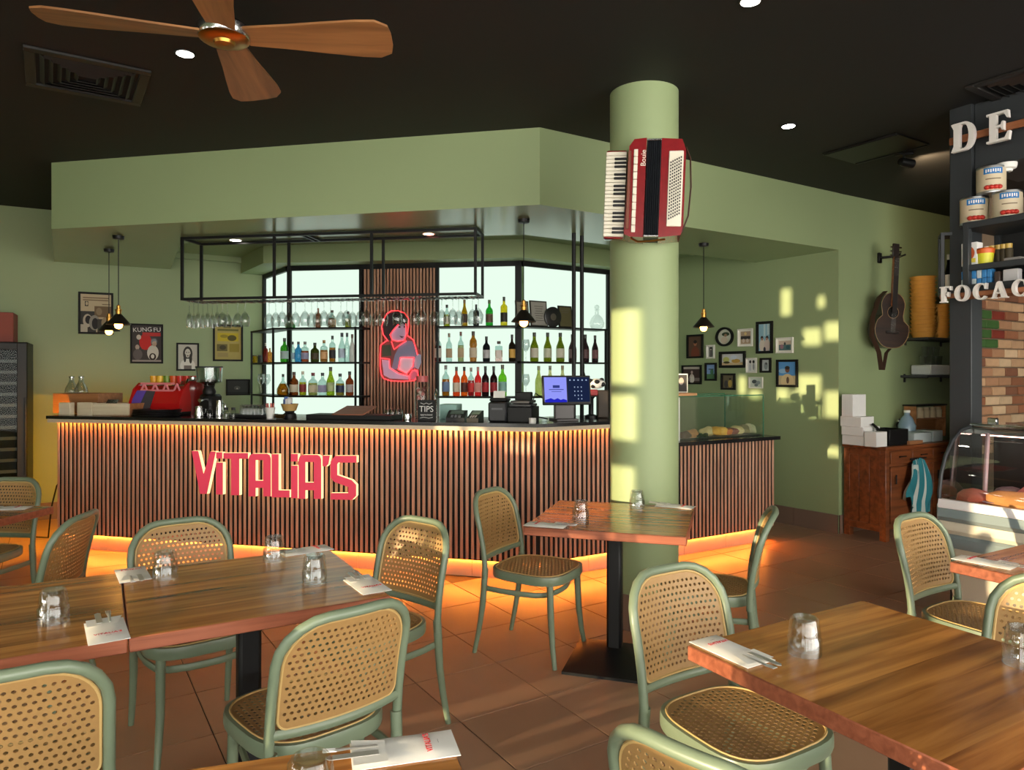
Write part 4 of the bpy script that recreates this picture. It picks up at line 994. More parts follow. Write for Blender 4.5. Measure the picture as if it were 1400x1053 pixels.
side(0,0,[(.0,.04),(-.01,.10),(.03,h*.62),(.09,h*.74),(.36,h*.74),(.38,.04)], RED, 'body', -w*.46, w*.44)
for s in (-1,1): side(0,0,[(-.015,.03),(-.02,.11),(.025,h*.66),(.09,h*.82),(.38,h*.82),(.40,.03)], RED, 'side_panel', s*w*.47-.012, s*w*.47+.012)
for z in (.80,.62):
    MB().tube([(-w*.34,.035,h*z),(w*.3,.035,h*z)], .010, 8).build('cup_rail', PINK, cm)
for k in range(4): x = -w*.34+w*.64*k/3; MB().tube([(x,.035,h*.62),(x+.03,.035,h*.80)], .008, 6).build('cup_rail_strut', PINK, cm); MB().tube([(x+.06,.035,h*.62),(x+.03,.035,h*.80)], .008, 6).build('cup_rail_strut', PINK, cm)
MB().bbox((0,.24,h*.755),(w*.92,.30,.012),.004).build('cup_tray', CHROME, cm)
cols = [(236,170,40),(240,190,60),(120,150,50),(220,90,40),(214,50,44),(220,60,50),(190,40,44)]
for k, cc in enumerate(cols):
    x = -w*.4+k*w*.8/6
    MB().lathe([(.018,h*.765),(.03,h*.80),(.034,h*1.0),(.03,h*1.0),(.026,h*.81),(1e-6,h*.80)], 12, (x,.22,0)).build('cup', colmat(cc,.3), cm)
MB().add([(-w*.5,-.03,.06),(-w*.3,-.035,.05),(-w*.22,.02,h*.62),(-w*.40,.02,h*.62),(-w*.5,-.024,.06),(-w*.3,-.029,.05),(-w*.22,.028,h*.625),(-w*.40,.028,h*.625)],[(0,1,2,3),(7,6,5,4),(0,4,5,1),(1,5,6,2),(2,6,7,3),(3,7,4,0)]).build('purple_cloth', pm('purple_cloth',(96,70,170),.8), cm, False)
MB().add([(-w*.29,-.035,.05),(-w*.06,-.035,.06),(-w*.05,.02,h*.60),(-w*.21,.02,h*.62),(-w*.29,-.029,.05),(-w*.06,-.029,.06),(-w*.05,.028,h*.605),(-w*.21,.028,h*.625)],[(0,1,2,3),(7,6,5,4),(0,4,5,1),(1,5,6,2),(2,6,7,3),(3,7,4,0)]).build('grey_cloth', pm('grey_cloth',(66,62,66),.85), cm, False)
# red canister machine beside it
a, b = cp(252,.44), cp(276,.44); c = (a+b)/2
u = thing('boiler', 'deep red rounded boiler between the coffee machine and the grinder', 'boiler', (c.x,c.y,CT), R(A1))
MB().lathe([(.075,0),(.08,.03),(.085,.12),(.105,.2),(.108,.25),(.09,.285),(.03,.3),(1e-6,.3)], 20).build('body', DRED, u)
MB().tube([(0,-.05,.29),(.02,-.09,.30),(.02,-.11,.26)], .01, 8).build('steam_pipe', CHROME, u); MB().lathe([(.03,.3),(.03,.32),(1e-6,.325)],12).build('lid', CHROME, u)
# stack of black trays
p = cp(214,.14)
for k in range(4):
    tag(MB().lathe([(1e-6,0),(.17,0),(.185,.010),(.186,.014),(.17,.006),(1e-6,.004)], 28).build('black_tray', pm('black_tray',(26,25,26),.4), None, True, (p.x+.004*k,p.y,CT+.0002+k*.0143)),
        'round black tray, %s of the stack before the coffee machine' % ['lowest','second lowest','second highest','topmost'][k], 'tray', 'stack of black trays')
# grinder
p = cp(286,.26); g = thing('coffee_grinder', 'black coffee grinder with a clear hopper', 'grinder', (p.x,p.y,CT), R(A1))
hz = ctop(501, p.y)-CT
MB().bbox((0,.02,.09),(.12,.16,.18),.02).build('body', BLACKM, g); MB().lathe([(.05,.18),(.055,.2),(.04,.235),(.045,.25)],16).build('collar', BLACKM, g)
MB().shell([(.04,.245),(.05,.262),(.098,.28),(.105,hz-.01),(.103,hz-.01),(.095,.284),(.046,.266)],20).build('hopper', glass('hopper_glass',(220,230,230),.2), g)
MB().lathe([(.107,hz-.012),(.107,hz),(1e-6,hz+.002)],20).build('lid', DARKG, g)
MB().lathe([(1e-6,.25),(.038,.252),(.07,.285),(.07,.30),(1e-6,.302)],16).build('beans', pm('coffee_beans',(60,36,24),.5), g)
MB().tube([(0,-.06,.14),(0,-.12,.13)], .016, 8).build('spout', CHROME, g)
for (px, o, hh, r_, lab) in ((272,.12,.085,.035,'steel milk jug left of the coffee grinder'),(300,.2,.13,.03,'steel milk jug right of the coffee grinder')):
    p = cp(px,o); j = thing('milk_jug', lab, 'jug', (p.x,p.y,CT), 0, 'steel milk jugs')
    MB().shell([(1e-6,.002),(r_,.002),(r_*1.05,hh*.3),(r_*.8,hh*.75),(r_*.88,hh),(r_*.82,hh),(r_*.74,hh*.75),(r_,hh*.3),(1e-6,.006)],18).build('body', CHROME, j)
    MB().tube([(r_*.8,0,hh*.85),(r_*1.6,0,hh*.75),(r_*1.5,0,hh*.35),(r_*1.02,0,hh*.25)], .004, 6).build('handle', CHROME, j)
for k, (px, lab) in enumerate(((287,'small clear shaker in front of the grinder'),(309,'small shaker with black lid left of the glass tray'),(319,'small shaker with black lid touching the glass tray'))):
    p = cp(px,.10); j = thing('shaker', lab, 'shaker', (p.x,p.y,CT), 0, 'small shakers'); MB().lathe([(.02,0),(.021,.05),(.014,.062)],12).build('body', CRYSTAL, j); MB().lathe([(.016,.06),(.016,.08),(1e-6,.082)],12).build('lid', BLACKM, j)
# tray with upturned glasses
a, b = cp(313,.10), cp(362,.10); c = (a+b)/2+perp(d1)*.1
tag(MB().bbox((0,0,.012),((b-a).length,.2,.024),.006).build('bar_tray', BLACKM, None, True, (c.x,c.y,CT), R(A1)), 'flat black tray carrying short glasses', 'tray')
SG = MB().shell([(.033,0),(.032,.05),(.026,.075),(1e-6,.076),(1e-6,.07),(.022,.069),(.029,.048),(.030,0)],14).mesh('short_glass', CRYSTAL)
k = 0
for r_ in range(2):
    for i in range(6):
        p = cp(333+i*5.2+r_*2,.135+r_*.1)
        tag(link(SG,'short_glass',None,(p.x,p.y,CT+.0245)), '%s short glass from left in the %s row of the black tray' % (ORD[i], ('front','rear')[r_]), 'glass', 'short glasses on the black tray')
p = cp(369.5,.09); j = thing('straw_cup','white paper cup filled with red striped straws','cup',(p.x,p.y,CT))
MB().lathe([(.028,0),(.038,.085),(.034,.085),(.025,.006),(1e-6,.006)],16).build('cup', WHITE, j)
for k in range(7): q = 2*math.pi*k/7; MB().tube([(.012*math.cos(q),.012*math.sin(q),.01),(.03*math.cos(q),.03*math.sin(q),.118)], .004, 6).build('straw', colmat((206,110,100)), j)
p = cp(396,.2); j = thing('sachet_basket','wicker basket of blue sachets on a black stand','basket',(p.x,p.y,CT))
MB().lathe([(.055,0),(.05,.03),(.035,.04),(.04,.055)],16).build('stand', BLACKM, j)
MB().shell([(1e-6,.052),(.05,.055),(.068,.11),(.062,.11),(.046,.06),(1e-6,.06)],18).build('basket', pm('wicker',(186,150,90),.7,bump=.5,vscale=120), j)
for k in range(8): MB().bbox((rnd.uniform(-.035,.035),rnd.uniform(-.03,.03),.115+.004*k%.03),(.04,.012,.045),.002,rnd.uniform(0,3)).build('sachet', colmat((90,120,190)) if k%3 else colmat((206,206,206)), j)
p = cp(383,.07); tag(MB().lathe([(1e-6,0),(.03,.003),(.042,.03),(.038,.03),(.028,.008),(1e-6,.006)],16).build('brass_dish', BRASS, None, True, (p.x,p.y,CT)), 'small brass dish beside the straw cup', 'dish')
cbox('bar_mat','long black rubber mat behind the wooden menu board','mat',418,535,567.5,.08,.22,BLACKM)
a, b = cp(462,.16), cp(504,.16); c = (a+b)/2
o_ = MB().bbox((0,0,0),((b-a).length,.26,.012),.003).build('menu_board', wood('reddish_board',(150,90,66),(172,108,82),.5), None, True, (c.x,c.y+.05,CT+.062), R(A1)); o_.rotation_euler.x = R(12); tag(o_, 'thin reddish timber menu board lying tilted on the bar', 'board')
for k, px in enumerate((530,537,545)):
    p = cp(px,.30); tag(link(SG,'short_glass',None,(p.x,p.y,CT)), ['short glass left of three beside the sweets jar','short glass in the middle of three beside the sweets jar','short glass right of three beside the sweets jar'][k], 'glass', 'short glasses beside the sweets jar')
p = cp(557,.12); tag(MB().lathe([(.03,0),(.034,.03),(.03,.05),(.026,.05),(.028,.01),(1e-6,.01)],14).build('steel_bowl', CHROME, None, True, (p.x,p.y,CT)), 'small steel pot left of the tips sign', 'pot')
p = cp(577,.36); j = thing('sweets_jar','tall glass jar of pink sweets behind the tips sign','jar',(p.x,p.y,CT))
hh = ctop(514,p.y)-CT
MB().lathe([(.05,.0),(.055,.02),(.055,hh*.8),(.04,hh*.88)],18).build('jar', CRYSTAL, j); MB().lathe([(.046,hh*.86),(.048,hh),(1e-6,hh)],18).build('lid', colmat((190,90,90)), j)
for k in range(24): q = rnd.random()*6.28; MB().sphere((.03*math.cos(q),.03*math.sin(q),.03+k*hh*.027), .016, u=8, v=6).build('sweet', colmat(((200,120,110),(226,200,190),(150,90,80))[k%3]), j)
o_, w, h = cbox('tips_sign','black chalkboard tips sign standing on the bar','sign',571,595,547,.07,.012,pm('chalkboard',(24,24,26),.7))
sg = o_; link(text_mesh('TIPS', .062, colmat((226,226,222))), 'lettering', sg, (0,-.0075,h*.56)).rotation_euler = (R(90),0,0)
link(text_mesh('appreciated', .02, colmat((206,206,202))), 'small_lettering', sg, (0,-.0075,h*.30)).rotation_euler = (R(90),0,0)
m = MB(); m.tube([(-.045,-.0075,h*.86),(-.02,-.0075,h*.80),(0,-.0075,h*.86),(.02,-.0075,h*.80),(.045,-.0075,h*.86)],.002,5).tube([(-.05,-.0075,h*.14),(-.02,-.0075,h*.18),(.02,-.0075,h*.14),(.05,-.0075,h*.18)],.002,5).build('ornament', colmat((206,206,202)), sg)
p = cp(597,.5); tag(MB().tube([(0,0,0),(0,0,.15),(-.0,-.02,.2),(0,-.07,.22),(0,-.11,.19),(0,-.115,.15)], .011, 10).build('water_tap', CHROME, None, True, (p.x,p.y,CT)), 'curved chrome tap behind the tips sign', 'tap')
cbox('teal_box','pale teal box behind the card terminals','box',601,624,553,.3,.14,pm('pale_teal_card',(150,190,180),.6))
for k, (x0,x1,lab) in enumerate(((605,636,'black card terminal beside the teal box, lying lengthwise'),(636,656,'black card terminal next to the receipt printer'))):
    a, b = cp(x0,.08), cp(x1,.08); c = (a+b)/2+perp(d1)*.07; w = (b-a).length*.8
    j = thing('card_terminal',lab,'card terminal',(c.x,c.y,CT),R(A1+(8 if k == 0 else 0)),'black card terminals')
    MB().add([(-w/2,-.07,0),(w/2,-.07,0),(w/2,.07,0),(-w/2,.07,0),(-w/2,-.07,.025),(w/2,-.07,.025),(w/2,.07,.075),(-w/2,.07,.075)],[(0,3,2,1),(4,5,6,7),(0,1,5,4),(1,2,6,5),(2,3,7,6),(3,0,4,7)]).build('body', BLACKM, j, False)
    MB().add([(-w*.36,-.005,.0495),(w*.36,-.005,.0495),(w*.36,.06,.0729),(-w*.36,.06,.0729)],[(0,1,2,3)]).build('screen', pm('grey_lcd',(110,130,120),.25), j, False)
    for q in range(9): MB().box(((q%3-1)*w*.2,-.06+q//3*.017,.0305+q//3*.006),(w*.14,.011,.004)).build('key', colmat((90,92,96)), j, False)
# receipt printer
a, b = cp(667,.09), cp(692,.09); c = (a+b)/2+perp(d1)*.08; w = (b-a).length; h = ctop(544,c.y)-CT
j = thing('receipt_printer','black receipt printer with white paper sticking out','printer',(c.x,c.y,CT),R(A1))
PRB = pm('dark_plastic',(44,44,48),.4)
MB().bbox((0,0,h*.42),(w,.16,h*.84),.012).build('body', PRB, j); MB().bbox((0,.01,h*.92),(w*.96,.13,h*.16),.01).build('lid', BLACKM, j)
MB().box((0,-.081,h*.55),(w*.6,.003,.014)).build('paper_slot', colmat((90,92,96)), j); MB().add([(-w*.32,-.02,h),(w*.32,-.02,h),(w*.3,.0,h+.05),(-w*.34,.0,h+.05)],[(0,1,2,3)]).build('paper', WHITE, j, False)
o_, w, h = cbox('cash_tray','black stacked paper trays right of the receipt printer','tray',694,727,557,.1,.26,BLACKM)
for k in range(2): MB().bbox((0,-.01,h+.012+k*.024),(w*(.9-.1*k),.22,.02),.004).build('tray_layer', PRB, o_)
MB().bbox((-w*.1,.09,h+.06),(w*.7,.05,.09),.006).build('back_rest', BLACKM, o_)
p = cp(728,.03); tag(MB().lathe([(.024,0),(.026,.004),(.026,.036),(.008,.036),(.008,.03),(1e-6,.03)],16).build('paper_roll', WHITE, None, True, (p.x,p.y,CT)), 'white paper roll at the corner of the bar', 'paper roll')
# till screen
c = cp2(771,.18); t = thing('till', 'touch screen till on a grey stand at the bar corner', 'till', (c.x,c.y,CT), R(14))
w = 67*c.y/F*1.02; h = 40*c.y/F; zc = ctop(533.5,c.y)-CT
TILT = Matrix.Translation((0,-.06,zc)) @ Matrix.Rotation(R(-8),4,'X')
MB().bbox((0,0,0),(w,.022,h),.005,M=TILT).build('screen_body', BLACKM, t)
s = MB().box((-w*.235,-.0115,.004),(w*.46,.001,h*.84),M=TILT).build('screen', emit('lavender_screen',(140,146,238),.9), t, False)
MB().box((w*.24,-.0115,.004),(w*.46,.001,h*.84),M=TILT).build('keypad_screen', emit('navy_screen',(26,36,66),.8), t, False)
mm = MB(); mm.poly([(-w*.46,-.0125,-h*.41),(-w*.01,-.0125,-h*.41),(-w*.01,-.0125,-h*.34),(-w*.08,-.0125,-h*.30),(-w*.14,-.0125,-h*.33),(-w*.2,-.0125,-h*.27),(-w*.27,-.0125,-h*.32),(-w*.34,-.0125,-h*.27),(-w*.46,-.0125,-h*.33)],M=TILT); mm.build('screen_artwork', emit('blue_screen',(36,40,190),.8), t, False)
DOT = emit('screen_dots',(170,190,226),.7); mm = MB()
for k in range(11):
    x = w*(.16+.07*(k%3)) if k < 9 else w*(.23+.07*(k-9)); z = h*(.10-.14*(k//3)) if k < 9 else -h*.30; mm.box((x,-.0125,z),(.007,.001,.009),M=TILT)
for k in range(5): mm.box((w*(.07+.085*k),-.0125,h*.34),(.010,.001,.010),M=TILT)
mm.build('screen_icons', DOT, t, False)
mm = MB(); mm.box((-w*.22,-.0125,h*.02),(w*.3,.001,.005),M=TILT).box((-w*.22,-.0125,h*.12),(w*.14,.001,.02),M=TILT).box((-w*.22,-.0125,-h*.05),(w*.2,.001,.003),M=TILT).build('screen_text', emit('screen_text',(60,70,150),.6), t, False)
MB().bbox((0,.0,.075),(w*.40,.05,.15),.006).bbox((0,.01,.008),(w*.46,.2,.016),.004).build('stand', pm('grey_plastic',(96,92,92),.4), t)
MB().tube([(-w*.3,.02,zc*.6),(-w*.55,.06,zc*.9),(-w*.62,.06,zc*.5),(-w*.55,.04,.03),(-w*.3,.05,.01)], .006, 6).build('cable', BLACKM, t)
# caddy with cow print toy behind the till
c = cp2(815,.30); j = thing('utensil_caddy','dark utensil caddy with a black and white spotted toy on top','caddy',(c.x,c.y,CT))
MB().lathe([(.05,0),(.05,.02),(.02,.03),(.02,.15),(.035,.17)],14,(-.04,0,0)).build('stand', BLACKM, j); MB().bbox((.05,.0,.11),(.09,.09,.22),.01).build('holder', pm('dark_wood_holder',(60,50,40),.6), j)
toy = MB().sphere((.0,-.02,.27),.045,u=14,v=10,sc=(1.6,.9,.9)).build('spotted_toy', WHITE, j)
for (x,y,z,r_) in ((-.05,-.04,.29,.022),(.0,-.055,.285,.02),(.045,-.045,.265,.02),(.04,-.03,.30,.018),(-.03,-.05,.25,.016)): MB().sphere((x,y,z),r_,u=10,v=6,sc=(1.1,.5,.9)).build('spot', BLACKM, toy)
MB().bbox((-.02,-.02,.2),(.06,.05,.05),.006).build('red_box', colmat((130,30,34)), j)
for k, px in enumerate((784.5,795.5)):
    p = cp2(px,.5+.06*k); tag(MB().tube([(0,0,CT),(0,0,2.6)], .017, 10).build('steel_pole', BLACKM, None, True, (p.x,p.y,0)), ['black steel pole from bar to bulkhead, left one','black steel pole from bar to bulkhead, right one'][k], 'pole', 'black steel poles')
# ================================================================== pastry cabinet on the low counter
LT = .925
def lp(px, o): return cp2(px, o)
a, b = lp(927,.06), lp(1043.5,.06); w = (b-a).length; c = (a+b)/2; D = .44
gh = H-(541-Y0)*b.y/F-LT
pc = thing('pastry_cabinet', 'clear glass pastry cabinet on the low end of the bar', 'display case', (c.x,c.y,LT), R(A2))
PANE = glass('green_edged_pane', (250,254,251), .08)
MB().box((0,0,gh/2),(w,.006,gh)).build('pane', PANE, pc, False); MB().box((w/2,D/2,gh/2),(.006,D,gh)).build('pane', PANE, pc, False)
MB().box((-w/2,D/2,gh/2),(.006,D,gh)).build('pane', PANE, pc, False); MB().box((0,D/2,gh+.003),(w,D,.006)).build('pane', PANE, pc, False)
GEDGE = pm('green_glass_edge',(60,120,90),.2)
for y in (0, D): MB().box((0,y,gh+.0065),(w,.008,.008)).build('edge', GEDGE, pc, False)
for y in (0, D): MB().box((w/2,y,gh/2),(.008,.008,gh)).build('edge', GEDGE, pc, False)
MB().bbox((-w/2+.012,.012,gh/2),(.022,.022,gh),.002).build('corner_post', WHITE, pc)
MB().bbox((0,D/2,.006),(w*.98,D*.9,.012),.003).build('tray', pm('dark_tray',(40,52,44),.4), pc)
tc2 = R(A2)
def pput(px, o): return lp(px, o)
def lump(name, label, cat, pos, sc, c, group=None, rz=0, seed=0, rough=.6, amp=.18):
    rr = random.Random(seed); m = MB(); m.sphere((0,0,0),1,u=14,v=9)
    vs = []
    for (x,y,z) in m.v:
        k = 1+amp*math.sin(3.1*x+seed)*math.cos(2.7*y+1.3*seed)+amp*.6*math.sin(5*z+2*x+seed); vs.append((x*sc[0]*k, y*sc[1]*k, max(-.55,z)*sc[2]*k+sc[2]*.55))
    m.v = vs
    o = m.build(name, pm('food_%d_%d_%d' % c, c, rough, var=.25, vscale=25), None, True, pos, rz)
    return tag(o, label, cat, group)
FZ = LT+.0125
foods = [(936,.12,(.05,.03,.03),(84,66,50),'dark bread roll at the left end of the pastry cabinet'),(946,.14,(.06,.035,.035),(176,126,76),'brown crusty roll in the pastry cabinet'),
 (966,.22,(.055,.04,.04),(226,206,150),'pale cream puff, first of the pastry row'),(976,.22,(.055,.04,.035),(226,170,70),'golden pastry beside the pale cream puff'),
 (985,.22,(.055,.04,.035),(232,178,76),'golden pastry in the middle of the pastry row'),(993,.22,(.05,.04,.03),(206,120,60),'orange glazed pastry in the pastry row'),
 (1000,.22,(.05,.04,.03),(120,50,36),'dark red fruit pastry in the pastry row'),(1008,.22,(.05,.04,.04),(216,196,140),'cream topped pastry right of the red one'),
 (1016,.22,(.05,.04,.04),(150,140,100),'greenish filled roll near the right end of the row'),(1024,.22,(.05,.04,.04),(206,196,160),'white dusted bun, last of the pastry row')]
for k, (px,o,sc_,c_,lab) in enumerate(foods): p = lp(px,o); lump('pastry', lab, 'pastry', (p.x,p.y,FZ), tuple(v*1.25 for v in sc_), c_, 'pastries in the glass cabinet', R(A2), k)
for k, px in enumerate((956,962)): p = lp(px,.10); lump('salad_leaf', ['green salad heap in the pastry cabinet, left part','green salad heap in the pastry cabinet, right part'][k], 'salad', (p.x,p.y,FZ), (.05,.03,.02), (40,70,36), 'salad in the cabinet', R(A2), 20+k, .5, .4)
p0, p1 = lp(922,.05), lp(950,.05); q = (p0+p1)/2
tag(MB().bbox((0,.10,.012),((p1-p0).length,.26,.022),.004).build('serving_board', LW_, None, True, (q.x,q.y,LT+gh+.0115), R(A2)), 'timber serving board on top of the pastry cabinet', 'board')
p = lp(931,.14); zb = LT+gh+.0355
t = thing('standing_photo', 'white edged photo frame standing on the serving board', 'photo frame', (p.x,p.y,zb), R(A2-50))
hh = 26*p.y/F; MB().bbox((0,0,hh/2),(.11,.018,hh),.003).build('frame', FW, t); MB().box((.004,-.0095,hh/2),(.09,.001,hh*.88)).build('picture', colmat((50,44,42)), t, False)
MB().poly([(.02*math.cos(x)+.004,-.0105,hh*.6+.03*math.sin(x)) for x in [2*math.pi*k/16 for k in range(16)]]).build('face', colmat((176,160,146)), t, False)

# ================================================================== accordion on the column
AR_ = pm('red_pearl_celluloid', (128,16,22), .2, var=.25, vscale=30, coat=.6); IV = pm('ivory_keys', (226,218,200), .35); KB = pm('ebony_keys', (18,18,20), .3)
dv = Vector((-CX,-CY)).normalized(); ac = Vector((CX,CY))+dv*(CR+.155)
acc = thing('accordion', 'red pearl piano accordion mounted on the green column', 'accordion', (ac.x,ac.y,at(0,262,ac.y).z), math.atan2(-dv.x*-1, -dv.y))
acc.rotation_euler = (0, R(2.2), math.atan2(dv.x, -dv.y))
hz = .262
MB().bbox((-.155,.03,-.015),(.115,.07,.485),.012,seg=2).build('keyboard_body', AR_, acc)
nk = 22
for k in range(nk): MB().bbox((-.155,-.012,-.248+.021*(k+.5)),(.110,.016,.0196),.002).build('white_key', IV, acc)
for k in range(nk-1):
    if k%7 in (2,6): continue
    MB().bbox((-.132,-.024,-.248+.021*(k+1)),(.064,.014,.0125),.003).build('black_key', KB, acc)
m = MB(); pr = [(-.097,-.245),(-.085,.225),(-.06,.262),(.005,.268),(.005,-.262),(-.07,-.258)]
m.add([(x,-.075,z) for x, z in pr]+[(x,.13,z) for x, z in pr],[tuple(range(5,-1,-1)),tuple(range(6,12))]+[(i,(i+1)%6,6+(i+1)%6,6+i) for i in range(6)]).build('treble_body', AR_, acc, False)
MB().bbox((-.082,-.078,-.01),(.018,.008,.42),.003).build('grille', pm('bronze_grille',(120,70,56),.35,.6,bump=.8,vscale=220), acc)
for k in range(11): MB().bbox((-.049,-.079,-.218+.0405*k),(.021,.010,.038),.002).build('register_switch', IV, acc)
fo = MB()
for k in range(7):
    x = .007+.011*k; fo.add([(x,-.07,-.255),(x+.0055,-.082,-.255),(x+.011,-.07,-.255),(x,-.07,.255),(x+.0055,-.082,.255),(x+.011,-.07,.255),(x,.12,-.255),(x+.011,.12,-.255),(x,.12,.255),(x+.011,.12,.255)],[(0,1,4,3),(1,2,5,4),(3,4,5,9,8),(2,1,0,6,7),(6,8,9,7)])
fo.build('bellows', pm('black_bellows',(22,26,32),.6), acc, False)
for z in (-.256,.256): MB().bbox((.045,-.076,z),(.078,.014,.010),.002).build('bellows_trim', CHROME, acc)
m = MB(); pr = [(.084,-.262),(.20,-.25),(.212,-.2),(.212,.2),(.19,.258),(.084,.265)]
m.add([(x,-.075,z) for x, z in pr]+[(x,.13,z) for x, z in pr],[tuple(range(5,-1,-1)),tuple(range(6,12))]+[(i,(i+1)%6,6+(i+1)%6,6+i) for i in range(6)]).build('bass_body', AR_, acc, False)
MB().bbox((.162,-.078,-.005),(.076,.008,.40),.003).build('button_board', IV, acc)
m = MB()
for r_ in range(6):
    for k in range(19): m.box((.135+r_*.0105, -.084, -.165+k*.0165+r_*.0055), (.006,.006,.0085))
o_ = m.build('bass_buttons', KB, acc, False)
MB().tube([(.212,-.06,.215),(.235,-.08,.15),(.243,-.085,0),(.235,-.08,-.15),(.205,-.06,-.235)], .012, 8, flat=(.35,1)).build('hand_strap', pm('brown_leather',(70,40,24),.6), acc)
MB().tube([(-.06,-.05,-.262),(-.02,-.07,-.285),(.05,-.07,-.28),(.12,-.05,-.268)], .006, 6).build('wire_stand', BRASS, acc)
link(text_mesh('Bouie', .038, IV, .001), 'lettering', acc, (-.008,-.0765,.16)).rotation_euler = (R(90),R(-90),0)
MB().bbox((.03,.165,0),(.16,.09,.2),.01).build('wall_bracket', BLACKM, acc)

# ================================================================== guitar wall: guitar, shelves
SUNB = wood('sunburst_top', (30,17,11), (54,31,19), .3, coat=.4); GDK = pm('dark_mahogany', (22,13,10), .3, coat=.3)
gp = onw(1204,440,Vector(GW0)+Vector((math.sin(R(GWA)),-math.cos(R(GWA))))*.08,GWA); gt = thing('guitar', 'dark sunburst acoustic guitar hanging on the green wall', 'guitar', gp, R(GWA)); 
gt.rotation_euler = (0, R(3), R(GWA-22))
def gout(): 
    pts = []
    for k in range(36):
        q = 2*math.pi*k/36; z = math.cos(q)*.255; s = math.sin(q)
        base = .188 if z < 0 else .150; wz = base-.045*math.exp(-((z-.04)/.09)**2)
        pts.append((wz*math.copysign(abs(s)**.75, s), z))
    return pts
o = gout(); n = len(o); m = MB()
m.add([(x,-.055,z) for x, z in o]+[(x,-.165,z) for x, z in o], [tuple(range(n)), tuple(range(2*n-1,n-1,-1))]+[(i,n+i,n+(i+1)%n,(i+1)%n) for i in range(n)]).build('body', GDK, gt)
MB().add([(x*.985,-.1665,z*.985) for x, z in o],[tuple(range(n-1,-1,-1))]).build('soundboard', SUNB, gt, False)
MB().tube([(x,-.166,z) for x, z in o], .003, 5, True).build('binding', pm('cream_binding',(150,120,80),.5), gt)
MB().lathe([(1e-6,0),(.05,0),(.05,.001),(1e-6,.001)],24,M=Matrix.Translation((0,-.1672,.075)) @ Matrix.Rotation(R(90),4,'X')).build('sound_hole', pm('hole_black',(8,6,5),.9), gt)
MB().tube([(0.056*math.cos(2*math.pi*k/24),-.168,.075+.056*math.sin(2*math.pi*k/24)) for k in range(24)], .0022, 4, True).build('rosette', pm('cream_binding',(150,120,80),.5), gt)
NK = wood('neck_timber',(110,70,44),(140,92,60),.4)
MB().bbox((0,-.168,.36),(.052,.03,.46),.006).build('neck', NK, gt); MB().bbox((0,-.186,.33),(.05,.006,.52),.002).build('fretboard', GDK, gt)
MB().bbox((0,-.163,.64),(.068,.018,.14),.006).build('headstock', GDK, gt)
for s in (-1,1):
    for k in range(3): MB().tube([(s*.034,-.163,.60+.038*k),(s*.056,-.163,.60+.038*k)], .007, 6).build('tuning_peg', CHROME, gt)
MB().bbox((0,-.171,-.11),(.13,.012,.025),.004).build('bridge', GDK, gt)
for k in range(6): MB().tube([(-.02+.008*k,-.177,-.11),(-.018+.0072*k,-.192,.57)], .0008, 4).build('string', CHROME, gt)
ST = pm('brown_strap',(62,35,22),.7)
MB().tube([(-.06,-.13,.27),(-.15,-.17,.2),(-.205,-.17,.02),(-.2,-.16,-.15),(-.12,-.16,-.30),(-.08,-.15,-.46)], .024, 6, flat=(.12,1)).build('strap', ST, gt)
MB().tube([(.02,-.12,-.258),(-.03,-.14,-.30),(-.06,-.15,-.46)], .018, 6, flat=(.12,1)).build('strap', ST, gt)
gh_ = thing('guitar_hanger', 'black wall hook holding the guitar by its headstock', 'hook', onw(1201,353,GW0,GWA), R(GWA))
MB().bbox((0,-.012,0),(.05,.024,.10),.006).build('plate', BLACKM, gh_)
MB().tube([(0,-.02,0),(.03,-.13,.0),(.06,-.16,.0)], .012, 8).build('arm', BLACKM, gh_); MB().tube([(.03,-.20,.015),(.03,-.14,0),(.11,-.14,0),(.11,-.20,.015)], .009, 8).build('yoke', BLACKM, gh_)
def gw(px, o): return pxy(px, GW0, GWA, o)
def wshelf(lab, x0, x1, py, dep):
    a, b = gw(x0,0), gw(x1,0); c = (a+b)/2; z = H-(py-Y0)*gw(x0,dep).y/F
    t = thing('wall_shelf', lab, 'shelf', (c.x,c.y,z), R(GWA)); w_ = (b-a).length
    MB().bbox((0,-dep/2,-.012),(w_,dep,.022),.002).build('board', DARKG, t)
    for s in (-.42,.42): MB().box((s*w_,-.006,-.03),(.02,.012,.08)).box((s*w_,-dep*.45,-.026),(.016,dep*.9,.008)).build('bracket', BLACKM, t)
    return z
z1_ = wshelf('dark wall shelf carrying stacks of yellow bowls', 1232, 1290, 459, .26)
z2_ = wshelf('dark wall shelf carrying clear plastic cups', 1231, 1290, 513, .26)
YB = pm('yellow_bowl',(206,150,66),.55,var=.08,vscale=20)
bw = MB().shell([(1e-6,0),(.085,0),(.105,.048),(.112,.05),(.112,.056),(.1,.05),(.08,.006),(1e-6,.006)],20).mesh('takeaway_bowl', YB)
for (px, n_, s, nm) in ((1262,15,1.05,'tall'),(1284,9,.85,'short')):
    p = gw(px,.135)
    for k in range(n_):
        o = link(bw,'takeaway_bowl',None,(p.x,p.y,z1_+k*.0385*(1.0 if s > 1 else .95)+.0002),k*.3); o.scale = (s,s,s)
        tag(o, 'yellow bowl, %s from bottom of the %s stack on the shelf' % (ORD[k], nm), 'bowl', 'stacked yellow bowls')
p = gw(1272,.13); tag(MB().bbox((0,0,.05),(.34,.2,.10),.01).build('cup_box', pm('frosted_plastic',(190,196,196),.35), None, True, (p.x,p.y,z2_), R(GWA)), 'frosted plastic box under the clear cups', 'box')
cupm = MB().shell([(1e-6,0),(.028,0),(.038,.09),(.036,.09),(.026,.004),(1e-6,.004)],14).mesh('clear_cup', CRYSTAL)
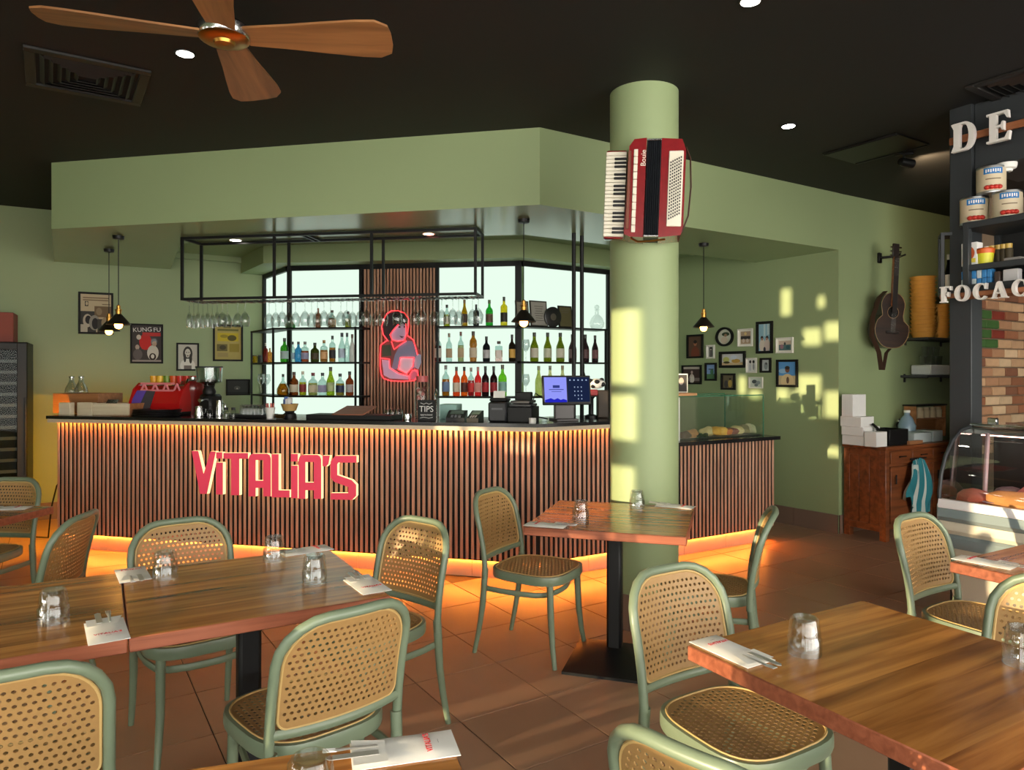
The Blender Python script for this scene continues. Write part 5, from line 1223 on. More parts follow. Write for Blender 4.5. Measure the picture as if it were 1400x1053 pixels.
for k in range(7):
    px = 1262+k%4*7+(k//4)*3.5; p = gw(px,.12); o = link(cupm,'clear_cup',None,(p.x,p.y,z2_+.1005+(k//4)*.0905)); tag(o,'clear plastic cup, %s from left in the %s row on the shelf' % (ORD[k%4],('lower','upper')[k//4]),'cup','clear cups on the lower wall shelf')

# ================================================================== timber cabinet with towel
K0 = Vector((3.244,6.19)); KA = 30.9
def kp(px, o): return pxy(px, K0, KA, -o)
RW1 = wood('red_brown_timber',(96,50,26),(140,78,42),.4,coat=.2); KL = 1.12
cab = thing('timber_cabinet', 'red brown timber cabinet against the green wall', 'cabinet', (*K0,0), R(KA))
MB().bbox((KL/2,.20,.45),(KL-.02,.38,.70),.004).build('carcass', RW1, cab); MB().bbox((KL/2,.195,.815),(KL+.03,.425,.03),.006).build('top', RW1, cab)
for x in (.03,KL-.03):
    for y in (.03,.37): MB().bbox((x,y,.4),(.06,.06,.80),.004).build('leg', RW1, cab)
for y in (.10,.2,.30): MB().bbox((.006,y,.45),(.008,.095,.62),.002).build('side_plank', RW1, cab)
for z in (.11,.77): MB().bbox((.004,.2,z),(.012,.30,.06),.002).build('side_rail', RW1, cab)
for k in range(3):
    x = .06+(k+.5)*(KL-.12)/3; d = MB().bbox((x,.003,.40),((KL-.12)/3-.012,.02,.50),.003).build('door', RW1, cab); MB().tube([(x-.1,-.02,.5),(x-.1,-.02,.58)],.006,6).build('handle', BLACKM, d)
    d = MB().bbox((x,.003,.73),((KL-.12)/3-.012,.02,.11),.003).build('drawer', RW1, cab); MB().tube([(x-.05,-.02,.735),(x+.05,-.02,.735)],.006,6).build('handle', BLACKM, d)
# towel
a, b = kp(1236,-.03), kp(1271,-.03); tw = (b-a).length; c = (a+b)/2
TEAL = colmat((40,120,130),.9); PALE = colmat((196,206,200),.9); m = MB(); nx, nz = 14, 12; top = H-(626-Y0)*c.y/F; bot = H-(704-Y0)*c.y/F
vs = []; fs = []; mi = []; nx, nz = 26, 18
for j in range(nz+1):
    v = j/nz
    for i in range(nx+1):
        u = i/nx-.5; wv = tw*(.55+.45*min(1,v*1.6)**.8)
        fold = math.sin(u*22+1.5*v)+.5*math.sin(u*41-3*v+1)
        z = top+(bot+(.16 if u < -.18 else 0)*(1 if u < -.3 else .5)-top)*v-(.05*abs(u*2)**2.2)*(1-v)
        vs.append((u*wv-.02*v, -.02-.017*fold*(.25+v)-.028*math.sin(math.pi*min(1,v*1.3)), z+.02*math.sin(u*14)*v))
k = len(vs); vs += [(x,y+.006,z) for x,y,z in vs]
t = thing('towel', 'teal and white striped towel hanging on the timber cabinet', 'towel', (c.x,c.y,0), R(KA))
for j in range(nz):
    for i in range(nx):
        q = j*(nx+1)+i; s = 1 if (i in (0,1,6,9,10,17,18,24) or (j in (2,3) and i < 9)) else 0; fs += [(q,q+nx+1,q+nx+2,q+1),(k+q,k+q+1,k+q+nx+2,k+q+nx+1)]; mi += [s,s]
m.v = vs; m.f = fs; m.m = mi; m.build('cloth', [TEAL,PALE], t)
a = kp(1253,-.005); MB().tube([(-tw*.3,-.012,top-.005),(tw*.3,-.012,top-.005)],.008,8).build('hook_rail', BLACKM, t)
# boxes on the cabinet
CZ = .831; WB = pm('white_carton',(232,230,226),.65,var=.03)
def kbox(name,lab,cat,x0,x1,o,dep,h_,z=CZ,mat=WB,group=None):
    a, b = kp(x0,o), kp(x1,o); c = (a+b)/2; w_ = (b-a).length; nn = Vector((-math.sin(R(KA)),math.cos(R(KA)))); c = c+nn*dep/2
    return tag(MB().bbox((0,0,h_/2),(w_,dep,h_),.003).build(name, mat, None, True, (c.x,c.y,z), R(KA)),lab,cat,group)
G = 'white cartons on the timber cabinet'
kbox('white_carton','long white carton, lowest of the tall pile on the cabinet','box',1181,1193,.14,.21,.085,group=G)
kbox('white_carton','long white carton, second lowest of the tall pile','box',1180,1193,.14,.21,.08,CZ+.0855,group=G)
kbox('white_carton','white carton, second highest of the tall pile','box',1177,1195,.14,.2,.09,CZ+.166,group=G)
kbox('white_carton','upright white carton on top of the tall pile','box',1166,1184,.2,.11,.195,CZ+.2565,group=G)
kbox('white_carton','small white carton in front at the cabinet corner','box',1198,1213,.015,.11,.13,group=G)
kbox('white_carton','crumpled white carton behind the small front one','box',1196,1203,.15,.1,.165,group=G)
a, b = kp(1216,.03), kp(1242,.03); c = (a+b)/2; t = thing('black_tub','black plastic tub on the timber cabinet','tub',(c.x,c.y,CZ),R(KA)); w_ = (b-a).length
for s in (-1,1): MB().bbox((s*(w_/2-.005),.11,.07),(.01,.22,.14),.003).build('side', BLACKM, t); MB().bbox((0,.11+s*.105,.07),(w_-.02,.01,.14),.003).build('side', BLACKM, t)
MB().bbox((0,.11,.005),(w_-.02,.2,.01),.003).build('bottom', BLACKM, t); MB().tube([(-w_/2,.1,.14),(-w_*.9,.08,.19)],.012,8).build('handle', BLACKM, t)
for k in range(3):
    p = kp(1224,.33); tag(MB().shell([(1e-6,0),(.06,0),(.12,.02),(.12,.024),(.06,.006),(1e-6,.005)],24).build('white_plate', WHITE, None, True, (p.x,p.y,CZ+.0002+k*.021)),'white plate, %s of the stack behind the black tub' % ['lowest','middle','topmost'][k],'plate','white plates on the cabinet')
p = kp(1240,.29); t = thing('water_jug','translucent blue plastic jug on the cabinet','jug',(p.x,p.y,CZ)); MB().lathe([(.07,0),(.078,.03),(.078,.14),(.05,.21),(.025,.24),(.025,.265)],18).build('body', liquid('blue_plastic',(170,196,214),.4), t); MB().lathe([(.028,.262),(.028,.285),(1e-6,.286)],12).build('cap', WHITE, t)
p = kp(1229,.38); t = thing('pepper_mill','small black pepper mill behind the plates','pepper mill',(p.x,p.y,CZ)); MB().lathe([(.028,0),(.03,.02),(.018,.09),(.026,.14),(.02,.16)],14).build('body', BLACKM, t); MB().sphere((0,0,.178),.022,u=12,v=8).build('knob', CHROME, t)
PLB = pm('clear_tub_plastic',(176,186,184),.3)
G = 'clear plastic tubs on the cabinet'
kbox('plastic_tub','long clear plastic tub beside the black tub','tub',1250,1274,.06,.18,.09,mat=PLB,group=G); kbox('plastic_tub','clear plastic tub next to the dark post','tub',1276,1289,.06,.18,.1,mat=PLB,group=G)
kbox('flat_tray','flat brown tray between the tubs and the cabinet edge','tray',1244,1262,.005,.05,.03,mat=DKW)
a, b = kp(1251,.28), kp(1292,.28); c = (a+b)/2; w_ = (b-a).length
t = thing('jar_rack','timber jar rack with a black lid at the back of the cabinet','rack',(c.x,c.y,CZ),R(KA))
zz = H-(553-Y0)*c.y/F-CZ
MB().bbox((0,.10,.10),(w_,.02,.20),.003).build('back', DKW, t); MB().bbox((0,.05,zz-.008),(w_+.02,.14,.016),.003).build('lid', BLACKM, t); MB().bbox((0,.05,zz-.14),(w_,.12,.012),.003).build('shelf', DKW, t)
for s in (-1,1): MB().bbox((s*(w_/2-.006),.05,zz/2),(.012,.12,zz-.02),.002).build('side', DKW, t)
for k in range(5): MB().lathe([(.032,zz-.133),(.034,zz-.06),(.026,zz-.05),(.026,zz-.03),(1e-6,zz-.03)],12,(-w_/2+.05+k*(w_-.1)/4,.04,0)).build('jar', colmat((206,186,150),.5), t)

# ================================================================== deli: post, shelving, sign, tins
DA = -58.5; D0 = Vector((2.76,4.47)); dd = Vector((math.cos(R(DA)),math.sin(R(DA)))); dn = Vector((math.sin(R(DA)),-math.cos(R(DA))))   # dn faces the room
def dp(px, o): return pxy(px, D0, DA, o)
def dz(py, Y): return H-(py-Y0)*Y/F
pp = D0-dn*.06+dd*.05
struct(MB().bbox((0,0,1.56),(.13,.13,3.13),.004).build('trim_2', DARKG, None, True, (pp.x,pp.y,0), R(DA)), 'charcoal timber post at the left end of the deli')
DL = 1.25
c = D0+dd*(.12+DL/2)-dn*.30
struct(MB().box((0,0,2.92),(DL,.55,.4)).build('wall_deli_bulkhead', DARKG, None, False, (c.x,c.y,0), R(DA)), 'dark bulkhead behind the deli letters')
du = thing('deli_shelf_unit','charcoal timber shelf unit hanging over the deli counter','shelving',(D0.x+dd.x*.115+dn.x*.1,D0.y+dd.y*.115+dn.y*.1,0),R(DA))
for (z, hh) in ((2.355,.04),(2.10,.035),(1.975,.05)):
    MB().bbox((DL/2,.20,z),(DL,.38,hh if z > 2.2 else .02),.003).build('shelf', DARKG, du); MB().bbox((DL/2,.0,z),(DL,.03,hh),.003).build('front_rail', DARKG, du)
for x in (.02,DL-.02):
    for y in (0,.38): MB().bbox((x,y,2.17),(.035,.035,.40),.003).build('upright', DARKG, du)
MB().bbox((DL/2,-.02,1.93),(DL+.05,.02,.04),.003).build('timber_beam', wood('copper_beam',(120,70,40),(150,92,56),.5), du)
MB().box((DL/2,.385,2.16),(DL,.01,.40)).build('back', pm('shelf_back_black',(18,18,18),.7), du, False)
# small cage shelf on the other side of the post
a = dp(1284,.0); t = thing('cage_shelf','small black cage shelf left of the charcoal post','shelf',(2.742,4.485,0),R(-25))
zt, zb = dz(322,4.53), dz(402,4.53)
for x in (-.03,.05):
    for y in (0,.12): MB().bbox((x,y,(zt+zb)/2),(.022,.022,zt-zb),.002).build('upright', DARKG, t)
for z in (zt,zb): MB().bbox((.01,.06,z),(.102,.142,.022),.002).build('shelf', DARKG, t)
MB().bbox((.01,.06,(zt+zb)/2-.16),(.09,.12,.014),.002).build('shelf', DARKG, t)
bottle('dark bottle with a pale cap inside the cage shelf',(2.775,4.535,zb+.0115),0,'wine',.24,.022,(24,24,24),None,(190,180,160),(206,200,180),group='bottles around the deli')
# serif letters
LET = pm('white_letter',(226,220,214),.5)
def serif(ch):
    # polygons in a 0..1 tall box
    s = .07
    if ch == 'D':
        o = [(0,0),(.45,0)]+[(.45+.33*math.sin(R(a)),.5-.5*math.cos(R(a))) for a in range(15,180,15)]+[(.45,1),(0,1),(0,.93),(.09,.93),(.09,.07),(0,.07)]
        i = [(.29,.07),(.29,.93),(.43,.93)]+[(.43+.16*math.sin(R(a)),.5+.43*math.cos(R(a))) for a in range(15,180,15)]+[(.43,.07)]
        return ring_poly(o, i), .80
    if ch == 'E': return [[(0,0),(.68,0),(.72,.28),(.66,.28),(.56,.08),(.30,.08),(.30,.47),(.44,.47),(.48,.36),(.53,.36),(.53,.66),(.48,.66),(.44,.55),(.30,.55),(.30,.92),(.54,.92),(.63,.74),(.68,.74),(.66,1),(0,1),(0,.93),(.09,.93),(.09,.07),(0,.07)]], .74
    if ch == 'F': return [[(0,0),(.40,0),(.40,.07),(.30,.07),(.30,.45),(.44,.45),(.48,.34),(.53,.34),(.53,.64),(.48,.64),(.44,.53),(.30,.53),(.30,.92),(.54,.92),(.63,.74),(.68,.74),(.66,1),(0,1),(0,.93),(.09,.93),(.09,.07),(0,.07)]], .66
    if ch == 'O':
        o = [(.42+.42*math.cos(R(a)),.5+.51*math.sin(R(a))) for a in range(0,360,15)]; i = [(.42+.22*math.cos(R(a)),.5+.42*math.sin(R(a))) for a in range(0,360,15)]
        return ring_poly(o, i), .86
    if ch == 'C':
        o = [(.42+.42*math.cos(R(a)),.5+.51*math.sin(R(a))) for a in range(40,321,14)]; i = [(.45+.25*math.cos(R(a)),.5+.42*math.sin(R(a))) for a in range(318,39,-14)]
        return [o+i, [(.66,.62),(.74,.62),(.76,.98),(.70,.98),(.62,.86)]], .80
    if ch == 'A': return [[(0,0),(.26,0),(.26,.06),(.18,.06),(.40,.72),(.40,1),(.30,.93),(.07,.07),(0,.06)], [(.46,0),(.86,0),(.86,.06),(.78,.07),(.48,1),(.38,1),(.36,.74),(.56,.06),(.46,.06)], [(.2,.26),(.62,.26),(.62,.34),(.2,.34)]], .88
def ring_poly(o, i):   # outline with a hole as quads between matching points
    N = 48
    def res(P):
        L = [0]
        for k in range(len(P)): L.append(L[-1]+math.dist(P[k],P[(k+1)%len(P)]))
        cx = sum(p[0] for p in P)/len(P); out = []
        return P, L
    def cast(P, q):
        c = (.38,.5) ; d = (math.cos(q),math.sin(q)); best = None
        for k in range(len(P)):
            a, b = P[k], P[(k+1)%len(P)]; ex, ey = b[0]-a[0], b[1]-a[1]; den = d[0]*ey-d[1]*ex
            if abs(den) < 1e-9: continue
            t = ((a[0]-c[0])*ey-(a[1]-c[1])*ex)/den; u = ((a[0]-c[0])*d[1]-(a[1]-c[1])*d[0])/den
            if t > 0 and -1e-6 <= u <= 1+1e-6 and (best is None or t > best): best = t
        return (c[0]+d[0]*best, c[1]+d[1]*best)
    O_ = [cast(o,2*math.pi*k/N+.01) for k in range(N)]; I_ = [cast(i,2*math.pi*k/N+.01) for k in range(N)]
    return [[O_[k],O_[(k+1)%N],I_[(k+1)%N],I_[k]] for k in range(N)]
def word(name, lab, s, size, start, z0, gap=.1, th=.03):
    t = thing(name, lab, 'sign', (start.x,start.y,z0), R(DA)); x = 0
    for ch in s:
        polys, adv = serif(ch); m = MB()
        for P in polys: 
            if sum(P[i][0]*P[(i+1)%len(P)][1]-P[(i+1)%len(P)][0]*P[i][1] for i in range(len(P))) < 0: P = P[::-1]
            k = len(P); m.add([((x+p[0])*size,-th,p[1]*size) for p in P]+[((x+p[0])*size,0,p[1]*size) for p in P],[tuple(range(k)),tuple(range(2*k-1,k-1,-1))]+[(i,k+i,k+(i+1)%k,(i+1)%k) for i in range(k)])
        m.build('letter', LET, t, False); x += adv+gap
    return t
st = dp(1303.5,.07); w1 = word('deli_sign','large white serif letters DE on the dark bulkhead','DE',.172,st,dz(210.5,st.y),.36)
MB().bbox((.45,.012,.082),(.96,.014,.045),.003).build('copper_bar', wood('copper_beam',(120,70,40),(150,92,56),.5), w1)
MB().box((.06,.04,.06),(.01,.05,.01)).box((.25,.04,.06),(.01,.05,.01)).build('stand_off', BLACKM, w1)
st = dp(1288,.16); w2 = word('focaccia_sign','white serif letters FOCAC below the deli shelves','FOCAC',.096,st,dz(414.5,st.y),.22)
MB().bbox((.40,.012,.04),(.84,.012,.03),.003).build('rail', wood('copper_beam',(120,70,40),(150,92,56),.5), w2)
for x in (.05,.4): MB().box((x,.06,.04),(.012,.1,.012)).build('stand_off', BLACKM, w2)
p = dp(1376,-.06); t = thing('smoke_detector','white smoke detector under the deli letters','smoke detector',(p.x,p.y,2.72)); MB().lathe([(1e-6,-.05),(.03,-.048),(.034,-.035),(.05,-.03),(.055,-.012),(.055,0)],24).build('body', WHITE, t); MB().lathe([(1e-6,-.056),(.012,-.055),(.014,-.049),(1e-6,-.048)],12).build('sensor', DARKG, t)
# tins
TC = pm('tin_label_cream',(206,190,160),.45); TBL = colmat((30,110,176)); TRD = colmat((196,52,40))
def tin(lab, px, o, z, r=.078, h=.165, face=-25):
    p = dp(px,o); t = thing('tomato_tin',lab,'tin',(p.x,p.y,z),R(face),'large tomato tins')
    MB().lathe([(r*.97,0),(r,.004),(r,.01),(r*.975,.012),(r*.975,h-.012),(r,h-.01),(r,h-.004),(r*.95,h),(r*.94,h-.006),(1e-6,h-.006)],26).build('can', STEEL, t)
    MB().shell([(r*.985,.014),(r*.985,h-.014)],26).build('label', TC, t)
    MB().shell([(r*.992,h*.68),(r*.992,h*.90)],10,a0=R(232),a1=R(308)).build('blue_panel', TBL, t)
    for k in range(7): a0_ = 240+k*9; MB().shell([(r*.997,h*(.73+.02*(k%2))),(r*.997,h*.85)],2,a0=R(a0_),a1=R(a0_+5)).build('panel_lettering', WHITE, t)
    for k in range(4): q = R(246+k*16); MB().sphere((r*.95*math.cos(q),r*.95*math.sin(q),h*.20),.018,u=8,v=6,sc=(1,1,.8)).build('tomato_print', TRD, t)
    MB().shell([(r*.992,h*.48),(r*.992,h*.52)],10,a0=R(240),a1=R(300)).build('print_line', colmat((120,100,80)), t)
    return t
tz_ = 2.3755
tin('cream labelled tomato tin, lower left of the pyramid',1332,-.02,tz_); tin('cream labelled tomato tin, lower right of the pyramid',1377,-.02,tz_); tin('cream labelled tomato tin on top of the pyramid',1355,-.02,tz_+.1655)
# shelf goods
def dbox(name,lab,cat,x0,x1,o,dep,z,h_,mat,group=None):
    a, b = dp(x0,o), dp(x1,o); c = (a+b)/2-dn*dep/2
    return tag(MB().bbox((0,0,h_/2),((b-a).length,dep,h_),.003).build(name,mat,None,True,(c.x,c.y,z),R(DA)),lab,cat,group)
s2 = 2.1105; s3 = 1.986
o_ = dbox('pasta_box','white carton with a red and yellow picture on the deli shelf','box',1314,1336,.07,.07,s2+.0075,.14,WB)
w_ = (dp(1336,.07)-dp(1314,.07)).length
MB().poly([(.35*w_*math.cos(x),-.0362,.075+.04*math.sin(x)) for x in [2*math.pi*k/20 for k in range(20)]]).build('picture', colmat((190,90,50)), o_, False); MB().box((0,-.036,.03),(w_*.8,.001,.025)).build('yellow_band', colmat((226,206,70)), o_, False)
t = thing('spread_tub','yellow tub with an orange lid on the deli shelf','tub',(*dp(1347,.03),s2+.0075),R(DA)); MB().lathe([(.038,0),(.046,.07),(1e-6,.07)],20).build('tub', colmat((220,214,50)), t); MB().lathe([(.048,.066),(.05,.09),(.044,.098),(1e-6,.098)],20).build('lid', colmat((216,96,30)), t)
for k, px in enumerate((1349,1357,1365,1372,1379)):
    t = thing('pickle_jar','glass jar, %s from left at the back of the deli shelf' % ORD[k],'jar',(*dp(px,-.14),s2+.0075),0,'jars at the back of the deli shelf'); MB().lathe([(.022,0),(.024,.1),(.018,.11)],14).build('jar', colmat((70,60,40),.2), t); MB().lathe([(.02,.108),(.021,.135),(1e-6,.136)],14).build('lid', colmat((206,170,80) if k else (226,206,180),.3), t)
dbox('paper_tray','grey paper tray at the right end of the deli shelf','tray',1372,1396,.07,.16,s2+.0075,.02,colmat((150,144,140)))
k = 0
for r_ in range(2):
    for i in range(6):
        cc = (60,130,190) if (i+r_)%2 or i > 3 else (196,204,206)
        dbox('small_tin','small %s tin, %s from left in the %s row under the shelf' % ('blue' if cc[0] < 100 else 'silver', ORD[i], ('lower','upper')[r_]),'tin',1314+i*7,1320.4+i*7,.07,.05,s3+.0005+r_*.0505,.05,colmat(cc,.3),'small tins under the deli shelf'); k += 1
dbox('dark_pack','dark packet beside the small tins','packet',1359,1367,.07,.05,s3,.08,colmat((70,56,50))); dbox('white_pack','white gridded packet right of the dark packet','packet',1371,1392,.07,.05,s3,.085,colmat((190,186,186)))
# brick wall
BRP, BRA = Vector((3.97,6.19)), 30.9
BRM = [pm('brick_%d' % i, c_, .8, var=.18, vscale=14, bump=.4, objvar=.12) for i, c_ in enumerate(((176,130,96),(198,158,120),(150,96,66),(206,176,140),(130,84,60)))]
BGR, BRD = pm('green_painted_brick',(60,96,44),.7,var=.2), pm('red_painted_brick',(130,50,34),.7,var=.2)
bn = Vector((-math.sin(R(BRA)),math.cos(R(BRA)))); bdv = Vector((math.cos(R(BRA)),math.sin(R(BRA)))); e = BRP+bdv*1.75
br = struct(MB().prism([BRP[:],e[:],(e+bn*.06)[:],(BRP+bn*.06)[:]],0,3.12).build('wall_brick', pm('mortar',(126,106,86),.9), None, False), 'rustic brick wall behind the deli counter')
bme = [MB().bbox((0,0,0),(.222,.05,.074),.006).mesh('brick', x) for x in BRM+[BGR,BRD]]; bhf = [MB().bbox((0,0,0),(.105,.05,.074),.006).mesh('brick', x) for x in BRM]
rb = random.Random(3)
for j in range(18):
    z = .80+j*.085; x = .0 if j%2 else -.117
    while x < 1.5:
        xx = x+.111
        mi = rb.choice((0,0,1,1,2,3,4))
        if .0 <= x < .25 and 1.72 < z < 2.05: mi = 5
        elif .2 <= x < .45 and 1.72 < z < 2.05: mi = 6
        if x < 0: c = BRP+bdv*.054; me = bhf[rb.randrange(5)]
        else: c = BRP+bdv*xx; me = bme[mi]
        c = c-bn*rb.uniform(-.006,.006); link(me,'brick',br,(c.x,c.y,z),R(BRA)); x += .232
o_ = pxy(1412,BRP,BRA,.03); t = thing('menu_screen','black framed board on the brick wall at the right edge','board',(o_.x,o_.y,1.53),R(BRA)); MB().bbox((0,-.015,0),(.26,.03,.5),.004).build('frame', BLACKM, t); MB().box((0,-.031,0),(.22,.001,.46)).build('panel', pm('board_black',(16,16,18),.3), t, False)
# deli case
CO = Vector((2.40,4.0)); case = thing('deli_case','curved glass deli case with steel bumpers at the right edge','display case',(*CO,0),R(DA)); CLn = 1.35
# local: x along the case towards the right edge of the picture, -y towards the room
CREAM = pm('cream_panel',(206,196,176),.35); GREYB = pm('grey_bumper',(120,132,134),.3); RAIL = pm('white_rail',(226,222,222),.3)
def ext(name, prof, mat, x0=0, x1=CLn, closed=True, th=0):
    m = MB(); k = len(prof); vs = [(x0,y,z) for y, z in prof]+[(x1,y,z) for y, z in prof]
    fs = [(i,i+1,k+i+1,k+i) for i in range(k-1)]
    if closed: fs += [(k-1,0,k,2*k-1),tuple(range(k-1,-1,-1)),tuple(range(k,2*k))]
    return m.add(vs,fs).build(name,mat,case)
ext('base',[(.14,.0),(.60,.0),(.60,.12),(.14,.12)],BLACKM)
ext('body',[(.16,.12),(.08,.40),(.03,.50),(.03,.56),(.62,.56),(.62,.12)],CREAM)
ext('bumper',[(.0,.50),(-.015,.53),(-.015,.56),(.0,.575),(.06,.575),(.06,.50)],GREYB)
ext('cream_band',[(-.004,.577),(-.02,.60),(-.01,.645),(.06,.645),(.06,.577)],CREAM)
ext('upper_bumper',[(-.01,.647),(-.03,.67),(-.02,.715),(.06,.715),(.06,.647)],GREYB)
ext('front_rail',[(-.02,.717),(-.025,.73),(-.015,.765),(.02,.765),(.03,.717)],RAIL)
ext('deck',[(.03,.56),(.62,.56),(.62,.72),(.03,.72)],STEEL)
GP = [(-.005,.765),(-.005,.80),(.015,.90),(.06,1.00),(.13,1.08),(.22,1.135),(.33,1.155)]
CG = glass('deli_glass',(236,240,238),.16)
ext('front_glass',GP,CG,closed=False); m = MB(); m.poly([(0,y,z) for y, z in GP]+[(0,.6,1.155),(0,.6,.765)]); m.build('end_glass', CG, case, False)
MB().tube([(0,y,z) for y, z in GP],.010,8).build('end_trim', DARKG, case); MB().bbox((CLn/2,.46,1.165),(CLn,.28,.02),.004).build('top_shelf', glass('top_glass',(210,220,220),.3), case)
MB().bbox((CLn/2,.42,1.125),(CLn,.10,.03),.004).build('lamp_housing', STEEL, case); MB().box((CLn/2,.40,1.106),(CLn*.95,.03,.006)).build('lamp', emit('pink_food_lamp',(255,190,176),12.0), case, False)
for x in (.08,.5,.95): MB().tube([(x,.36,1.12),(x+.01,.30,.74)],.012,8).build('support', pm('pink_lit_white_metal',(214,180,186),.35), case)  # pink of the case light is mixed into the white supports' colour
MB().bbox((CLn/2,.61,.90),(CLn,.02,.5),.003).build('back_door', pm('dark_glass_door',(40,36,36),.15), case)
MB().bbox((-.012,.30,.64),(.02,.60,.20),.02).build('end_cap', GREYB, case)
MB().bbox((.08,.42,1.19),(.05,.03,.035),.004).build('lock', CHROME, case)
def cpos(x, y, z): v = CO+dd*x+Vector((-dd.y,dd.x))*y; return (v.x,v.y,z)
G = 'deli foods in the curved case'
lump('cured_ham','salmon pink ham at the left end of the deli case','ham',cpos(.10,.18,.722),(.09,.13,.06),(206,110,90),G,R(DA),31,.4,.1)
lump('pasta_bake','large orange crumbed tray bake in the deli case','food',cpos(.34,.16,.722),(.16,.11,.075),(222,150,90),G,R(DA),32,.6,.15)
lump('pasta_bake','second orange crumbed tray bake, cut by the right edge','food',cpos(.66,.16,.722),(.15,.11,.08),(214,140,84),G,R(DA),33,.6,.15)
lump('rolled_meat','rolled pink meat behind the orange tray bake','meat',cpos(.36,.40,.722),(.14,.09,.10),(214,130,130),G,R(DA),34,.45,.2)
lump('rolled_meat','dark salami end behind the pink ham','meat',cpos(.16,.42,.722),(.08,.08,.06),(110,96,104),G,R(DA),35,.45,.1)
lump('rolled_meat','dark red meat further right in the deli case','meat',cpos(.56,.42,.722),(.10,.09,.07),(120,40,40),G,R(DA),36,.45,.1)
tag(MB().lathe([(1e-6,0),(.035,0),(.035,.002),(1e-6,.002)],20).build('price_disc', colmat((120,110,150)), None, True, cpos(.215,.09,.768)),'small round lilac price disc on the orange bake','price tag')

# ================================================================== ceiling fittings
DL_ = emit('downlight_white',(255,246,230),30.0)
def downlight(lab, px, py, z, r=.042, m=DL_):
    p = gz(px,py,z); t = thing('downlight',lab,'ceiling light',(p.x,p.y,z),0,'round recessed downlights')
    MB().lathe([(r+.012,-.001),(r+.010,-.006),(r,-.004),(r,-.0005)],24).build('trim_ring', BLACKM if z > 3 else WHITE, t); MB().lathe([(1e-6,-.0052),(r,-.0052)],24).build('lens', m, t)
downlight('round downlight beside the ceiling fan',253,73,3.1195); downlight('round downlight right of the column near the bulkhead',1078,172,3.1195); downlight('round downlight cut off by the top edge',1026,1,3.1195)
downlight('round downlight over the left half of the glass rack',322,328,2.5995); downlight('reddish downlight over the right half of the glass rack',586,319.5,2.5995,.042,emit('warm_red_lens',(255,150,120),16.0))
# fan
FANW = wood('fan_timber',(120,80,46),(160,110,66),.45); fc = Vector((-1.21,3.0,2.87))
fan = thing('ceiling_fan','four bladed timber ceiling fan with brass hub','fan',fc)
MB().lathe([(.02,.22),(.055,.245),(.06,.25),(1e-6,.25)],20).build('ceiling_cup', BLACKM, fan); MB().tube([(0,0,.03),(0,0,.23)],.014,10).build('rod', BLACKM, fan)
MB().lathe([(.10,.0),(.108,.012),(.108,.045),(.09,.06),(.03,.075),(1e-6,.075)],28).build('motor', CHROME, fan); MB().lathe([(1e-6,-.028),(.04,-.024),(.045,-.012),(.09,-.008),(.102,.0),(.1,.004)],28).build('hub_cap', BRASS, fan)
bl = MB(); sec = [(.09,.045),(.16,.052),(.28,.062),(.42,.078),(.56,.092),(.64,.094),(.69,.07),(.70,.03)]
up = []; lo = []
for (x, hw) in sec: 
    tw_ = .18
    hw *= 1.25; up.append([(x,-hw,hw*tw_),(x,hw,-hw*tw_)]); lo.append([(x,-hw,hw*tw_-.009),(x,hw,-hw*tw_-.009)])
vs = [p for q in up for p in q]+[p for q in lo for p in q]; k = len(up); fs = []
for i in range(k-1):
    a = 2*i; fs += [(a,a+2,a+3,a+1),(2*k+a+1,2*k+a+3,2*k+a+2,2*k+a),(a,2*k+a,2*k+a+2,a+2),(a+1,a+3,2*k+a+3,2*k+a+1)]
fs += [(0,1,2*k+1,2*k),(2*k-1,2*k-2,4*k-2,4*k-1)]
blm = bl.add(vs,fs).mesh('blade', FANW)
for a in (3,98,195,283): b_ = link(blm,'blade',fan,(0,0,.02),R(a))
# vents
def vent(lab, c, s, rz, kind=0):
    t = thing('ceiling_vent',lab,'vent',(c[0],c[1],3.12),R(rz),'black square ceiling vents'); VM = pm('vent_black',(30,27,25),.5); VD = pm('vent_dark',(8,8,8),.8)
    f = .05
    for q in range(4): MB().bbox((0,s/2-f/2,-.008),(s if q%2 == 0 else s-2*f,f,.016),.003,M=Matrix.Rotation(R(90*q),4,'Z')).build('frame', VM, t)
    MB().box((0,0,-.001),(s-.08,s-.08,.002)).build('duct', VD, t, False)
    for q in range(4):
        for k in range(5):
            y = (s/2-f)*(.22+.165*k); M_ = Matrix.Rotation(R(90*q),4,'Z') @ Matrix.Translation((0,y,-.010)) @ Matrix.Rotation(R(40),4,'X')
            MB().box((0,0,0),(2*y*.96,.026,.003),M=M_).build('louvre', VM, t, False)
vent('black ceiling vent left of the fan',(-2.37,3.98),.58,33); vent('black ceiling vent at the upper right corner',(3.02,4.02),.60,33)
t = thing('ceiling_hatch','flush black hatch in the ceiling near the spotlight','hatch',(2.665,5.24,3.12),R(33+90)); MB().bbox((0,0,-.006),(.56,.44,.012),.003).build('panel', pm('hatch_black',(11,10,9),.45), t)
for y in (-.205,.205): MB().bbox((0,y,-.014),(.54,.02,.008),.002).build('edge', BLACKM, t)
sp = gz(1236,222,3.05); t = thing('spotlight','black ceiling spotlight aimed at the guitar wall','spotlight',(sp.x,sp.y,3.12)); MB().bbox((0,0,-.01),(.12,.05,.02),.004).build('base', BLACKM, t); MB().tube([(0,0,-.02),(.0,0,-.05)],.008,8).build('arm', BLACKM, t)
SM = Matrix.Translation((.02,.01,-.07)) @ Vector((.86,.30,-.06)).to_track_quat('Z','Y').to_matrix().to_4x4()
